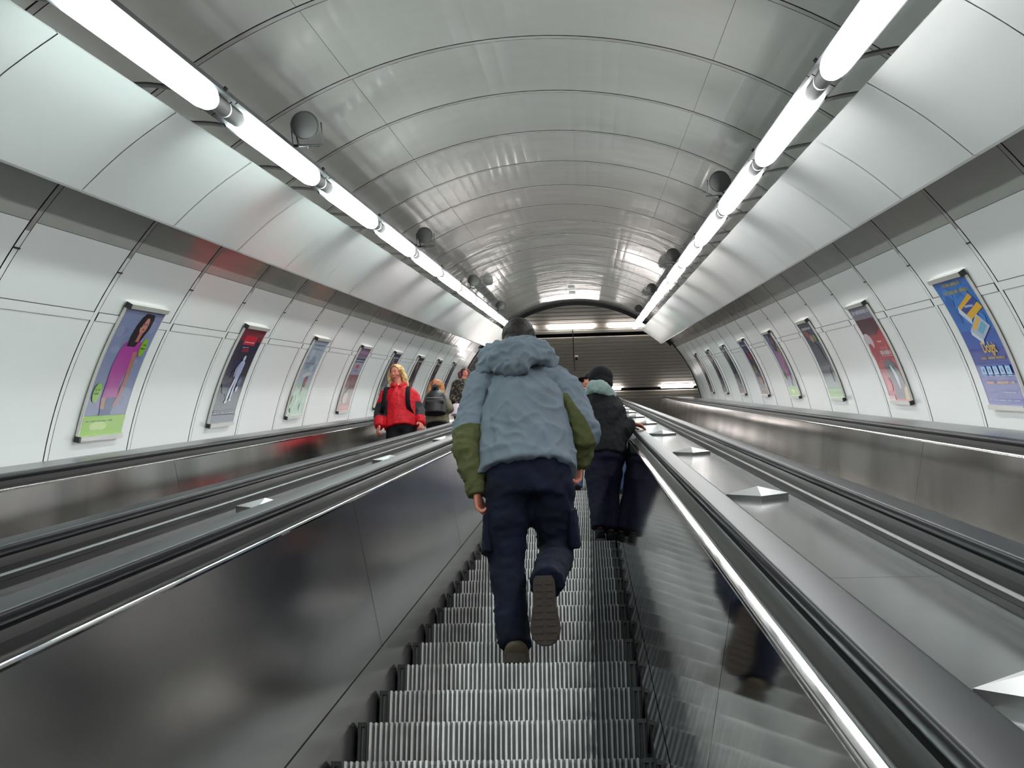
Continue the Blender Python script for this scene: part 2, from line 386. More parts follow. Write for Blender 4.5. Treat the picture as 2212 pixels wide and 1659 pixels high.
def divider(x1, x2, side, label):
    """balustrade standing between escalator centre x1 (left) and x2 (right)"""
    root = empty('balustrade', S((x1 + x2) / 2, YD, 0), label=label, cat='balustrade')
    A = lambda h: x1 + h; B = lambda h: x2 - h
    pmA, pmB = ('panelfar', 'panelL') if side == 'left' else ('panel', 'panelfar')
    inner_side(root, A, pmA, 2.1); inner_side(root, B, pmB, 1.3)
    handrail(root, A); handrail(root, B)
    for X, s in ((A, 1), (B, -1)):
        mb = MB(); bal(mb, [(X(.764), -.385), (X(.777), -.389)], 'gapblack'); bal(mb, [(X(.777), -.389), (X(.762), -.416)], 'midsteel')
        bal(mb, [(X(.762), -.416), (X(.795), -.430)], 'darksteel'); mb.build('outer_guide', root)
        mb = MB(); bal(mb, [(X(.795), -.430), (X(.797), -.442)], 'darksteel'); bal(mb, [(X(.797), -.443), (X(.799), YD)], 'darksteel'); mb.build('side_face', root)
    mb = MB(); z = ZA; zz = [ZA]
    while z < 39.5 - 2.4: z += 2.4; zz.append(z)
    zz.append(39.5)
    a, b = x1 + .799, x2 - .799
    for i in range(len(zz) - 1): bal(mb, [(a, YD), (b, YD)], 'deck', [zz[i] + .002, zz[i + 1] - .002])
    bal(mb, [(a, YD), (b, YD)], 'deck', BALZ[1:])
    mb.build('deck', root)
    mb = MB(); bal(mb, [(b - .004, YD + .0005), (b - .0035, YD + .0015), (b - .002, YD + .0015)], 'deck'); mb.build('deck_bead', root)
    z = 5.09 - 3.25 * 4
    while z < 39:
        stud(root, (a + b) / 2 + (.02 if side == 'right' else -.02), z, YD); z += 3.25
    return root
XM, XL_, XR_ = XC, XC - PL, XC + PR
divider(XL_, XM, 'left', 'Stainless steel balustrade with two black handrails between the left and middle escalators')
divider(XM, XR_, 'right', 'Stainless steel balustrade with two black handrails between the middle and right escalators')
def wall_bal(x, sd, label):
    root = empty('balustrade', S(x + sd * .7, -.4, 0), label=label, cat='balustrade')
    X = lambda h: x + sd * h
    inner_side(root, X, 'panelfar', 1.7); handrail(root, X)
    xw = XC + sd * 3.45
    mb = MB(); bal(mb, [(X(.764), -.387), (X(.79), -.388), (X(.82), -.395), (xw, -.41)], 'ledge'); mb.build('ledge', root)
    return root
wall_bal(XL_, -1, 'Steel balustrade with a black handrail along the left wall')
wall_bal(XR_, 1, 'Steel balustrade with a black handrail along the right wall')
# level lids at the top landing between balustrades are part of the bend above

# ------------------------------------------------------------------ steps
def make_step(xc, n, cleats=55):
    """nosing line at slope distance STEP0 - n*STEPP"""
    Z = STEP0 - n * STEPP; o = path_pt(xc, -HS, Z) if Z > 39.5 else S(xc, -HS, Z)
    return o
def step_meshes(cleats=55):
    w = 1.0; p = w / cleats
    tread = MB(); riser = MB()
    D, H = .40, .231
    # origin at nosing (top front edge); tread goes +y, riser hangs down and back under
    tread.box(-w / 2, w / 2, .014, D, -.02, -.012, 'cleatdk')
    riser_pts = [(0.0, -.0), (.004, -.03), (.012, -.09), (.026, -.16), (.046, -.226)]
    riser.grid([[Vector((-w / 2, y + .012, z)), Vector((w / 2, y + .012, z))] for y, z in riser_pts], 'cleatdk')
    for i in range(cleats):
        x = -w / 2 + p * (i + .5); hw = p * .21
        edge = i < 2 or i >= cleats - 2
        mt = 'stepedge' if edge else 'cleat'
        long = (i % 2 == 0)
        tread.box(x - hw, x + hw, .002, D, -.012, 0.0, mt)
        q = [(y - (0.003 if long else 0), z) for y, z in riser_pts]
        hw2 = p * (.27 if long else .2)
        rows = [[Vector((x - hw2, y + .012, z)), Vector((x - hw2 * .7, y, z)), Vector((x + hw2 * .7, y, z)), Vector((x + hw2, y + .012, z))] for y, z in q]
        riser.grid(rows, mt)
    tread.box(-w / 2 - .0, -w / 2 + .03, .0, D, -.014, .001, 'stepedge'); tread.box(w / 2 - .03, w / 2, .0, D, -.014, .001, 'stepedge')
    return tread, riser
tm, rm = step_meshes()
def place_steps(xc, which, n0, n1):
    first = None
    for n in range(n0, n1):
        Z = STEP0 - n * STEPP
        loc = S(xc, -HS, Z)
        if Z > 40.3: continue
        if n == 0 and which == 'middle': lb = 'Grooved metal escalator step under the shoe of the man in the grey jacket'; gp = None
        elif n == 3 and which == 'middle': lb = 'Lowest fully visible grooved escalator step at the bottom of the photo'; gp = None
        elif n == 2 and which == 'middle': lb = 'Grooved escalator step, second from the bottom of the photo'; gp = None
        elif n == 1 and which == 'middle': lb = 'Grooved escalator step directly below the step carrying the man in the grey jacket'; gp = None
        else: lb = 'Grooved grey metal step of the %s escalator with black side borders' % which; gp = 'steps of the %s escalator' % which
        if first is None:
            first = empty('escalator_step', loc, label=lb, cat='step')
            if gp: first['group'] = gp
            if STEPM is None:
                a = tm.build('tread', first); b = rm.build('riser', first)
                STEP_ME.extend([a.data, b.data])
                a.matrix_parent_inverse.identity(); b.matrix_parent_inverse.identity()
        c = empty('escalator_step', loc, label=lb, cat='step') if first is not None and n != n0 else first
        if gp: c['group'] = gp
        if len(c.children) == 0:
            for nm, me in (('tread', STEP_ME[0]), ('riser', STEP_ME[1])):
                q = bpy.data.objects.new(nm, me); COL.objects.link(q); q.parent = c
STEP_ME = []; STEPM = None
_t = empty('x'); _a = tm.build('tread', _t); _b = rm.build('riser', _t); STEP_ME = [_a.data, _b.data]
for _o in (_a, _b, _t): bpy.data.objects.remove(_o)
STEPM = 1
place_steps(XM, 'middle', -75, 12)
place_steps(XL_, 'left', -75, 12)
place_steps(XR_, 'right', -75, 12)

# ------------------------------------------------------------------ upper hall lamps, camera, crown plates
HLM = mat('hall_lamp_diffuser', (.8, .8, .8), .4, emit=(1, .93, .9), estr=LAMP_POWER * .45)
def ray_to_h(px, py, h):
    x, y = (px - 1106) / 2750.26, (py - 829.5) / 2750.26
    dr = CR * x - CU * y - CB; t = h / dr.z; return dr * t
def hall_lamp(px0, px1, py, label, tint=None):
    a = ray_to_h(px0, py, HC - .05); b = ray_to_h(px1, py, HC - .05); yy = (a.y + b.y) / 2
    root = empty('ceiling_strip_light', Vector(((a.x + b.x) / 2, yy, HC - .05)), label=label, cat='light', group='strip lights on the slatted hall ceiling')
    mb = MB(); rows = []
    for t, k in ((0, .3), (.01, .8), (.03, 1), (.97, 1), (.99, .8), (1, .3)):
        x = a.x + (b.x - a.x) * t
        rows.append([Vector((x, yy + .085 * k * math.cos(PI * i / 10), HC - .0 - .10 * k * math.sin(PI * i / 10))) for i in range(11)])
    mb.grid(rows, HLM); mb.build('diffuser', root, smooth=True)
    mb = MB(); mb.box(a.x, b.x, yy - .09, yy + .09, HC, HC + .05, 'casing'); mb.build('housing', root)
hall_lamp(1183, 1284, 707.5, 'White hall ceiling strip light just right of the head of the man in grey')
hall_lamp(1314, 1415, 703.5, 'White strip light on the slatted hall ceiling meeting the end of the right lamp row')
hall_lamp(1052, 1153, 711.5, 'White strip light on the slatted hall ceiling behind the head of the man in grey')
hall_lamp(1427, 1499, 834.5, 'White strip light low at the far right of the slatted hall ceiling')
hall_lamp(1270, 1342, 840, 'White strip light low behind the hood of the person in the black hat')
hall_lamp(1113, 1185, 845, 'White strip light low behind the man in the grey jacket')
p = ray_to_h(1240, 770, HC)
root = empty('security_camera', p, label='Small white security camera under the slatted hall ceiling', cat='camera')
mb = MB(); mb.box(p.x + .02, p.x + .14, p.y - .12, p.y + .02, HC - .12, HC - .02, 'white'); mb.build('camera_body', root)
mb = MB(); mb.box(p.x + .04, p.x + .12, p.y - .17, p.y - .1, HC - .2, HC - .12, 'black'); mb.build('camera_lens', root)
q0 = ray_to_h(1237, 712, HC - .02); q1 = ray_to_h(1241, 800, HC - .02)
mb = MB(); mb.tube([q0, q1], .015, 'black', 6); tag(mb.build('cable', None), 'thin black cable running across the slatted hall ceiling', 'cable')
for i, zz in enumerate((30.7, 32.3)):
    mb = MB(); mb.box(-.08, .08, -.05, -.035, -.3, .3, 'white', lambda a, b, c: S(XC + a - .02, YC + R + b + .03, zz + c * .9))
    tag(mb.build('crown_plate'), 'small pale plate on the crown of the vault, the %s of two' % ('nearer' if i == 0 else 'farther'), 'plate')

# ------------------------------------------------------------------ advertising posters on the curved walls
INK = {}
def ink(c, rough=.22):
    key = tuple(round(x, 3) for x in c)
    if key not in INK: INK[key] = mat('ink_%02d' % len(INK), c, rough, 0, .5, coat=.5)
    return INK[key]
def srgb(r, g, b): return tuple(((x / 255) ** 2.2) for x in (r, g, b))
class Art:
    def __init__(s, sd, k, wu=.893, hv=1.11):
        s.sd = sd; s.k = k; s.mb = MB(); s.lay = 0
        z = RIB0 + k * RIBP; s.z0 = z + .245 * RIBP; s.z1 = z + .805 * RIBP
        s.a0, s.a1 = (58.1, 76.0) if sd < 0 else (57.5, 75.4)
        s.n = 0
    def p(s, u, v, off=0.0):
        v = .035 + .93 * v; u = .035 + .965 * u if s.sd < 0 else .965 * u
        zz = s.z0 + (s.z1 - s.z0) * (u if s.sd < 0 else 1 - u)
        a = s.a1 + (s.a0 - s.a1) * v
        return cyl(s.sd * a, zz, R - .022 - off)
    def o(s): s.n += 1; return .0008 + .0002 * s.n
    def Rc(s, u0, u1, v0, v1, c, off=None):
        off = s.o() if off is None else off; n = max(1, int((v1 - v0) / .05))
        s.mb.grid([[s.p(u0, v0 + (v1 - v0) * i / n, off), s.p(u1, v0 + (v1 - v0) * i / n, off)] for i in range(n + 1)], ink(c))
    def F(s, rows, c):     # rows of (v, left, right)
        off = s.o(); out = []
        for i in range(len(rows) - 1):
            for j in range(4):
                t = j / 4; st = t * t * (3 - 2 * t); a, b = rows[i], rows[i + 1]
                out.append((a[0] + (b[0] - a[0]) * t, a[1] + (b[1] - a[1]) * st, a[2] + (b[2] - a[2]) * st))
        out.append(rows[-1])
        s.mb.grid([[s.p(l, v, off), s.p((l + r) / 2, v, off), s.p(r, v, off)] for v, l, r in out], ink(c))
    def E(s, cu, cv, ru, rv, c, rot=0):
        off = s.o(); rows = []
        for k in range(5):
            q = k / 4; row = []
            for i in range(20):
                t = 2 * PI * i / 20; x, y = ru * q * math.cos(t), rv * q * math.sin(t)
                row.append(s.p(cu + x * math.cos(rot) - y * math.sin(rot), cv + x * math.sin(rot) + y * math.cos(rot), off))
            rows.append(row)
        s.mb.grid(rows, ink(c), True)
    def Q(s, pts, c):
        off = s.o(); a, b, c_, d = pts; N = 8; lp = lambda p, q, t: (p[0] + (q[0] - p[0]) * t, p[1] + (q[1] - p[1]) * t)
        s.mb.grid([[s.p(*lp(lp(a, b, j / N), lp(d, c_, j / N), i / N), off) for j in range(N + 1)] for i in range(N + 1)], ink(c))
    def L(s, u0, u1, v, h, c, seed=1):   # a line of small unreadable print
        off = s.o(); rn = random.Random(seed * 91 + int(v * 1000)); u = u0
        while u < u1 - .01:
            w = rn.uniform(.007, .015)
            if rn.random() > .17:
                s.mb.add([s.p(u, v, off), s.p(min(u + w, u1), v, off), s.p(min(u + w, u1), v + h * rn.uniform(.7, 1), off), s.p(u, v + h * rn.uniform(.7, 1), off)], [(0, 1, 2, 3)], ink(c))
            u += w + .005
    def T(s, text, u, v, h, c):
        off = s.o(); cu = bpy.data.curves.new('t', 'FONT'); cu.body = text; cu.align_x = 'CENTER'; cu.size = 1; cu.offset = .02
        ob = bpy.data.objects.new('t', cu); me = ob.to_mesh()
        asp = 1.11 / .893
        vs = [s.p(u + q.co.x * h * asp, v + q.co.y * h, off) for q in me.vertices]
        s.mb.add(vs, [tuple(f.vertices) for f in me.polygons], ink(c))
        ob.to_mesh_clear(); bpy.data.objects.remove(ob); bpy.data.curves.remove(cu)
def clouds(A, cols, v0, v1, seed):
    rn = random.Random(seed)
    for i in range(14):
        A.E(rn.uniform(.12, .88), rn.uniform(v0 + .06, v1 - .06), rn.uniform(.05, .12), rn.uniform(.02, .055), rn.choice(cols))
def woman_ad(A, seed=1, bg=(126, 134, 168), top=(168, 60, 148)):
    A.Rc(0, 1, 0, 1, srgb(*bg)); clouds(A, [srgb(134, 142, 174), srgb(118, 126, 162), srgb(138, 146, 178)], .18, .98, seed)
    A.Rc(0, 1, 0, .15, srgb(140, 190, 40)); A.E(.4, .07, .2, .035, srgb(190, 215, 130)); A.L(.1, .7, .105, .012, srgb(70, 100, 30), seed)
    A.F([(.15, .34, .60), (.24, .36, .62), (.30, .38, .63)], srgb(40, 80, 130))           # jeans
    A.F([(.20, .33, .42), (.28, .30, .40), (.36, .31, .42), (.5, .36, .44), (.64, .42, .50)], srgb(176, 120, 108))   # arm
    A.F([(.29, .30, .66), (.40, .30, .62), (.52, .28, .66), (.64, .30, .78), (.72, .36, .78), (.765, .50, .68)], srgb(*top))
    A.F([(.22, .60, .68), (.32, .66, .74), (.45, .68, .77), (.58, .66, .76), (.66, .64, .74)], srgb(170, 112, 104))
    A.F([(.70, .42, .62), (.78, .42, .72), (.86, .44, .78), (.93, .48, .78), (.975, .54, .74)], srgb(38, 26, 34))   # hair
    A.E(.62, .875, .085, .07, srgb(190, 128, 116)); A.F([(.74, .57, .65), (.82, .58, .66)], srgb(176, 112, 104))
    A.E(.60, .888, .012, .006, srgb(50, 30, 30)); A.E(.66, .888, .012, .006, srgb(50, 30, 30)); A.E(.63, .845, .025, .007, srgb(160, 60, 70))
    A.F([(.86, .46, .56), (.93, .50, .60), (.965, .54, .74), (.955, .6, .78)], srgb(32, 22, 30))
    A.E(.83, .70, .075, .075, srgb(128, 176, 44)); A.L(.78, .88, .715, .014, srgb(40, 70, 20)); A.L(.78, .88, .685, .014, srgb(40, 70, 20), 2)
    A.E(.15, .33, .085, .075, srgb(128, 180, 44)); A.L(.09, .21, .345, .014, srgb(40, 70, 20)); A.L(.09, .21, .315, .018, srgb(30, 60, 20), 2)
def ad_navy(A):
    A.Rc(0, 1, 0, 1, srgb(32, 30, 58)); A.Rc(.0, 1, .86, 1, srgb(120, 22, 48)); A.Rc(.25, .75, .82, .92, srgb(196, 24, 48)); A.L(.3, .7, .845, .012, srgb(240, 200, 210)); A.L(.32, .62, .79, .01, srgb(200, 200, 215))
    A.Rc(.34, .62, .745, .78, srgb(140, 24, 50))
    clouds(A, [srgb(44, 44, 84), srgb(24, 22, 44), srgb(70, 74, 120)], .2, .72, 5)
    A.E(.60, .68, .05, .03, srgb(200, 205, 225)); A.F([(.45, .50, .66), (.55, .48, .70), (.63, .50, .70), (.655, .56, .64)], srgb(176, 182, 214))
    A.F([(.22, .42, .48), (.32, .43, .52), (.45, .50, .57)], srgb(214, 218, 236)); A.F([(.24, .56, .62), (.34, .56, .63), (.45, .58, .66)], srgb(196, 200, 226))
    A.F([(.48, .42, .47), (.56, .40, .50), (.62, .46, .54)], srgb(150, 156, 196)); A.E(.44, .215, .05, .014, srgb(220, 222, 235)); A.E(.59, .235, .05, .012, srgb(220, 222, 235))
    A.E(.76, .42, .07, .06, srgb(90, 96, 140)); A.E(.74, .35, .05, .03, srgb(200, 204, 226))
    A.Rc(.08, .92, .125, .128, srgb(170, 170, 190)); A.L(.08, .92, .10, .016, srgb(170, 170, 190)); A.Rc(0, 1, .0, .085, srgb(60, 60, 84))
def ad_green(A):
    A.Rc(0, 1, 0, 1, srgb(168, 182, 196)); A.Rc(0, 1, 0, .30, srgb(150, 184, 152)); A.Rc(0, 1, .3, .42, srgb(162, 186, 172)); clouds(A, [srgb(186, 196, 208), srgb(150, 166, 186)], .5, .98, 9)
    A.L(.15, .85, .92, .03, srgb(120, 134, 170)); A.L(.2, .8, .87, .02, srgb(120, 134, 170), 3); A.F([(.62, .2, .5), (.70, .3, .7), (.78, .45, .62)], srgb(140, 156, 176)); A.Rc(.1, .7, .68, .69, srgb(150, 100, 116))
    A.F([(.36, .52, .62), (.46, .48, .66), (.52, .54, .64)], srgb(150, 70, 84)); A.F([(.28, .50, .56), (.37, .52, .60)], srgb(196, 190, 186)); A.F([(.50, .2, .5), (.54, .3, .8), (.57, .5, .7)], srgb(205, 212, 214)); clouds(A, [srgb(140, 178, 138), srgb(164, 196, 170)], .02, .3, 4)
def ad_list(A):
    A.Rc(0, 1, 0, 1, srgb(150, 150, 176)); A.Rc(0, 1, .84, 1, srgb(120, 80, 118)); A.L(.1, .9, .90, .05, srgb(170, 150, 180)); A.L(.06, .94, .80, .035, srgb(24, 22, 40)); A.L(.06, .94, .76, .02, srgb(24, 22, 40), 2)
    A.Rc(.36, .66, .66, .72, srgb(190, 40, 66)); A.L(.3, .7, .62, .014, srgb(80, 80, 110)); A.Rc(0, 1, 0, .56, srgb(120, 56, 60)); clouds(A, [srgb(160, 130, 110), srgb(90, 50, 54), srgb(170, 60, 70), srgb(70, 64, 60)], .1, .56, 14); A.E(.4, .2, .22, .09, srgb(176, 164, 160)); A.Rc(0, 1, 0, .1, srgb(180, 60, 66)); A.L(.1, .9, .04, .02, srgb(230, 200, 200))
def ad_people(A, seed, base=(62, 56, 74), foot=(226, 190, 160)):
    A.Rc(0, 1, 0, 1, srgb(*base)); rn = random.Random(seed)
    cols = [srgb(90, 82, 104), srgb(44, 40, 54), srgb(130, 90, 96), srgb(70, 80, 110), srgb(150, 130, 130)]
    clouds(A, cols, .15, .95, seed)
    A.E(.5, .78, .1, .06, srgb(176, 130, 120)); A.F([(.2, .34, .7), (.5, .3, .74), (.66, .34, .68), (.72, .44, .58)], srgb(50, 46, 64)); A.L(.15, .85, .9, .035, srgb(200, 196, 206)); A.Rc(0, 1, 0, .12, srgb(*foot)); A.L(.15, .8, .05, .02, srgb(120, 80, 70))
def ad_blue(A):
    A.Rc(0, 1, 0, 1, srgb(44, 110, 196)); A.Rc(0, 1, 0, .58, srgb(44, 88, 178)); A.Rc(0, 1, 0, .44, srgb(42, 62, 156)); A.Rc(0, 1, 0, .2, srgb(56, 74, 166)); clouds(A, [srgb(52, 120, 202), srgb(42, 100, 184), srgb(60, 128, 206)], .6, .98, 3)
    A.L(.24, .76, .945, .03, srgb(168, 158, 90)); A.L(.14, .9, .885, .03, srgb(168, 158, 90), 4)
    A.Q([(.33, .775), (.80, .865), (.96, .745), (.52, .665)], srgb(226, 172, 40)); A.Q([(.33, .775), (.28, .73), (.47, .625), (.52, .665)], srgb(206, 216, 226)); A.Q([(.38, .752), (.84, .832), (.90, .79), (.45, .71)], srgb(44, 70, 150)); A.L(.52, .74, .762, .02, srgb(200, 210, 235))
    A.Q([(.34, .585), (.70, .705), (.90, .60), (.56, .50)], srgb(176, 190, 216)); A.Q([(.42, .60), (.68, .685), (.73, .66), (.47, .575)], srgb(226, 176, 60)); A.Q([(.52, .575), (.74, .645), (.82, .605), (.60, .54)], srgb(110, 170, 200)); A.Q([(.34, .585), (.32, .55), (.54, .465), (.56, .50)], srgb(214, 222, 234))
    A.T('Dolgit', .60, .405, .115, srgb(222, 176, 66)); A.L(.26, .90, .352, .022, srgb(190, 160, 90))
    for i in range(5):
        u = .14 + .165 * i; A.Rc(u, u + .125, .235, .30, srgb(122, 178, 226)); A.E(u + .06, .265, .026, .018, srgb(70, 110, 176))
        A.Rc(u + .01, u + .11, .222, .229, srgb(122, 178, 226))
    A.L(.18, .38, .165, .02, srgb(220, 140, 80)); A.L(.46, .90, .165, .02, srgb(230, 160, 70)); A.L(.45, .85, .095, .012, srgb(170, 170, 200)); A.L(.1, .9, .035, .010, srgb(150, 160, 205))
def ad_red(A):
    A.Rc(0, 1, 0, 1, srgb(176, 32, 52)); A.Rc(0, 1, .86, 1, srgb(120, 118, 134)); A.L(.08, .94, .92, .045, srgb(196, 196, 206)); A.F([(.68, 0, .7), (.76, 0, .95), (.86, 0, 1)], srgb(80, 34, 52)); A.E(.12, .62, .2, .09, srgb(204, 190, 200)); A.E(.1, .5, .14, .1, srgb(170, 40, 60))
    A.L(.5, .7, .60, .02, srgb(240, 220, 220)); A.L(.5, .86, .52, .04, srgb(230, 130, 140)); A.L(.42, .92, .47, .05, srgb(214, 208, 216)); A.Rc(.4, .95, .455, .459, srgb(214, 208, 216))
    A.F([(.02, .35, .9), (.12, .42, .95), (.26, .36, .92), (.36, .34, .84), (.42, .44, .7)], srgb(52, 62, 78)); A.F([(.12, .66, .72), (.24, .62, .76), (.36, .56, .64)], srgb(206, 212, 216)); A.E(.24, .16, .1, .07, srgb(206, 60, 80)); A.Q([(.78, .01), (.99, .01), (.99, .16), (.84, .12)], srgb(196, 158, 96)); A.Rc(0, .3, 0, .05, srgb(210, 170, 180))
def poster(sd, k, fn, label):
    A = Art(sd, k); fn(A)
    root = empty('advertising_poster', A.p(.5, .5), label=label, cat='poster', group='advertising posters on the %s wall' % ('left' if sd < 0 else 'right'))
    A.mb.grid([[A.p(u, i / 24, -.002) for u in (0, 1)] for i in range(25)], 'white')
    A.mb.build('poster_sheet', root)
    uo = .0; near = (-.012, .008) if sd < 0 else (.992, 1.012); far = (.992, 1.0) if sd < 0 else (.0, .008)
    fr = lambda u, v, o: A.p(u, v, o)
    a, b = (near[0], 1.0) if sd < 0 else (.0, near[1])
    mb = MB(); mb.box(a, b, 1.0, 1.035, -.02, .022, 'frame', fr); mb.build('top_rail', root)
    mb = MB(); mb.box(a, b, -.035, .0, -.02, .022, 'frame', fr); mb.build('bottom_rail', root)
    for nm, (u0, u1), th in (('side_rail', near, .010), ('side_rail', far, .003)):
        mb = MB()
        for i in range(16): mb.box(u0, u1, i / 16, (i + 1) / 16, -.01, th, 'frame', fr)
        mb.build(nm, root)
    for v in (1.017, -.017):
        u = near[0] if sd < 0 else near[1]
        mb = MB(); mb.box(u - .02, u + .02, v - .021, v + .021, -.01, .032, 'black', fr); mb.build('corner_cap', root)
poster(-1, 2, lambda A: woman_ad(A, 1), 'Poster of a dark haired woman in pink above lime green, nearest on left wall')
poster(-1, 4, ad_navy, 'Dark navy poster with a pale figure and red block, second on the left wall')
poster(-1, 6, ad_green, 'Pale grey and green framed poster with a small red figure, third on the left wall')
poster(-1, 8, ad_list, 'Framed poster with a purple heading and red lower picture, fourth on the left wall')
poster(-1, 10, lambda A: ad_people(A, 21), 'Dark framed poster with a pale foot, on the left wall behind the person in red')
poster(-1, 12, lambda A: ad_people(A, 22, (70, 46, 52), (90, 60, 60)), 'Dark brown poster on the left wall between the blond person and the photographing woman')
poster(-1, 14, lambda A: ad_people(A, 23, (54, 44, 58), (80, 60, 70)), 'Dark framed poster on the left wall just above the woman holding a camera')
poster(-1, 16, lambda A: ad_people(A, 24, (50, 62, 100), (90, 110, 80)), 'Bluish framed poster farthest along the left wall, near the dark haired woman')
poster(1, 2, ad_blue, 'Large blue framed poster with a yellow product box, nearest on the right wall')
poster(1, 4, ad_red, 'Red framed poster with a dark figure below white lettering, second on the right wall')
def _b3(A): ad_people(A, 31, (56, 60, 84), (120, 170, 50)); A.E(.35, .84, .16, .05, srgb(150, 60, 70)); A.E(.75, .78, .12, .05, srgb(110, 140, 70))
poster(1, 6, _b3, 'Dark framed poster with a lime green foot, third on the right wall')
poster(1, 8, lambda A: woman_ad(A, 6, (110, 112, 150)), 'Framed poster of a woman in pink above a green band, fourth on the right wall')
def _b5(A): ad_people(A, 33, (40, 54, 110), (120, 80, 80)); A.E(.6, .7, .2, .08, srgb(170, 40, 60)); A.E(.4, .45, .2, .08, srgb(120, 130, 50)); A.E(.6, .25, .2, .07, srgb(180, 110, 60))
poster(1, 10, _b5, 'Dark blue framed poster with red and yellow patches, fifth on the right wall')
poster(1, 12, lambda A: ad_people(A, 34, (40, 78, 100), (110, 70, 70)), 'Teal blue framed poster, sixth on the right wall')
poster(1, 14, lambda A: ad_people(A, 35, (50, 54, 90), (90, 110, 120)), 'Dark slate framed poster, seventh on the right wall')
poster(1, 16, lambda A: ad_people(A, 36, (62, 60, 88), (110, 90, 100)), 'Small dark framed poster farthest along the right wall')

# ------------------------------------------------------------------ people
def W(px, py, y):
    """world point seen at pixel (px, py) at the world depth y"""
    a, b = (px - 1106) / 2750.26, (py - 829.5) / 2750.26
    dr = CR * a - CU * b - CB; return dr * (y / dr.y)
M['skin'] = mat('skin', srgb(180, 112, 94), .5, 0, .4, bump=(60, .05, .002))
M['lips'] = mat('lips', srgb(178, 84, 84), .4)
M['brow'] = mat('brow', srgb(120, 76, 56), .7)
M['grey_jacket'] = mat('grey_blue_jacket', srgb(98, 107, 117), .85, 0, .2, noisecol=(5, srgb(88, 96, 104), .35, .7), bump=(7, .5, .02, (1, 1, .6), 4))
M['olive'] = mat('olive_sleeve', srgb(82, 85, 55), .85, 0, .2, noisecol=(6, srgb(68, 71, 45), .35, .7), bump=(8, .5, .02, (1, 1, .6), 4))
M['navy'] = mat('navy_trousers', srgb(16, 21, 40), .85, 0, .2, noisecol=(7, srgb(9, 12, 26), .35, .7), bump=(9, .6, .02, (1, 1, .5), 4))
M['darkhair'] = mat('dark_hair', srgb(30, 22, 20), .6, 0, .3, noisecol=(30, srgb(15, 9, 9), .4, .6), bump=(90, .6, .004))
M['shoe'] = mat('brown_shoe', srgb(62, 52, 35), .7)
M['sole'] = mat('shoe_sole', srgb(42, 33, 27), .8, bump=(25, .6, .01))
M['blackcloth'] = mat('black_cloth', srgb(13, 13, 17), .8, 0, .2, bump=(8, .5, .02, (1, 1, .6), 4))
M['darkpants'] = mat('dark_navy_cloth', srgb(16, 16, 33), .85, 0, .2, bump=(9, .6, .02))
M['teal'] = mat('grey_teal_hood', srgb(116, 130, 127), .85, 0, .2, bump=(14, .6, .02))
M['red'] = mat('red_shell_jacket', srgb(176, 2, 28), .6, 0, .3, bump=(9, .6, .025, (1, 1, .7), 4))
M['patch'] = mat('charcoal_patch', srgb(21, 24, 32), .7)
M['blond'] = mat('blond_hair', srgb(216, 186, 120), .5, 0, .4, noisecol=(25, srgb(150, 110, 70), .4, .65), bump=(60, .6, .006, (1, 1, .2)))
M['ginger'] = mat('strawberry_hair', srgb(186, 130, 77), .5, 0, .4, noisecol=(25, srgb(144, 86, 45), .4, .65), bump=(60, .6, .006, (1, 1, .2)))
M['maroon'] = mat('dark_red_hair', srgb(70, 30, 42), .5, 0, .4)
M['khaki'] = mat('khaki_sleeve', srgb(102, 98, 81), .85)
M['jeans'] = mat('blue_jeans', srgb(47, 72, 110), .85, noisecol=(8, srgb(34, 55, 88), .4, .6))
M['leopard'] = mat('mottled_coat', srgb(16, 16, 18), .8, noisecol=(26, srgb(104, 88, 60), .54, .58))
M['lime'] = mat('lime_shirt', srgb(190, 210, 90), .8)
M['palebag'] = mat('pale_bag', srgb(200, 186, 196), .6)
M['gear'] = mat('black_gloss', srgb(12, 12, 18), .5)

def erows(pts, side, rad, n=20):
    """elliptical tube; side = vector or list of vectors, rad = (a, b) pairs"""
    pts = [Vector(p) for p in pts]; rows = []
    for i, p in enumerate(pts):
        t = (pts[min(i + 1, len(pts) - 1)] - pts[max(i - 1, 0)]).normalized()
        sv = Vector(side[i] if isinstance(side, list) else side); sv = (sv - t * sv.dot(t)).normalized(); f = t.cross(sv)
        a, b = rad[i] if isinstance(rad[i], tuple) else (rad[i], rad[i])
        rows.append([p + sv * a * math.cos(2 * PI * k / n) + f * b * math.sin(2 * PI * k / n) for k in range(n)])
    return rows
def refine(pts, rad, m=4):
    """Catmull-Rom refinement of a limb path"""
    P = [Vector(p) for p in pts]; Rr = [r if isinstance(r, tuple) else (r, r) for r in rad]; op, orr = [], []
    for i in range(len(P) - 1):
        p0, p1, p2, p3 = P[max(i - 1, 0)], P[i], P[i + 1], P[min(i + 2, len(P) - 1)]
        for j in range(m):
            t = j / m
            op.append(.5 * ((2 * p1) + (p2 - p0) * t + (2 * p0 - 5 * p1 + 4 * p2 - p3) * t * t + (3 * p1 - p0 - 3 * p2 + p3) * t ** 3))
            orr.append(tuple(Rr[i][q] + (Rr[i + 1][q] - Rr[i][q]) * (t * t * (3 - 2 * t)) for q in (0, 1)))
    op.append(P[-1]); orr.append(Rr[-1]); return op, orr
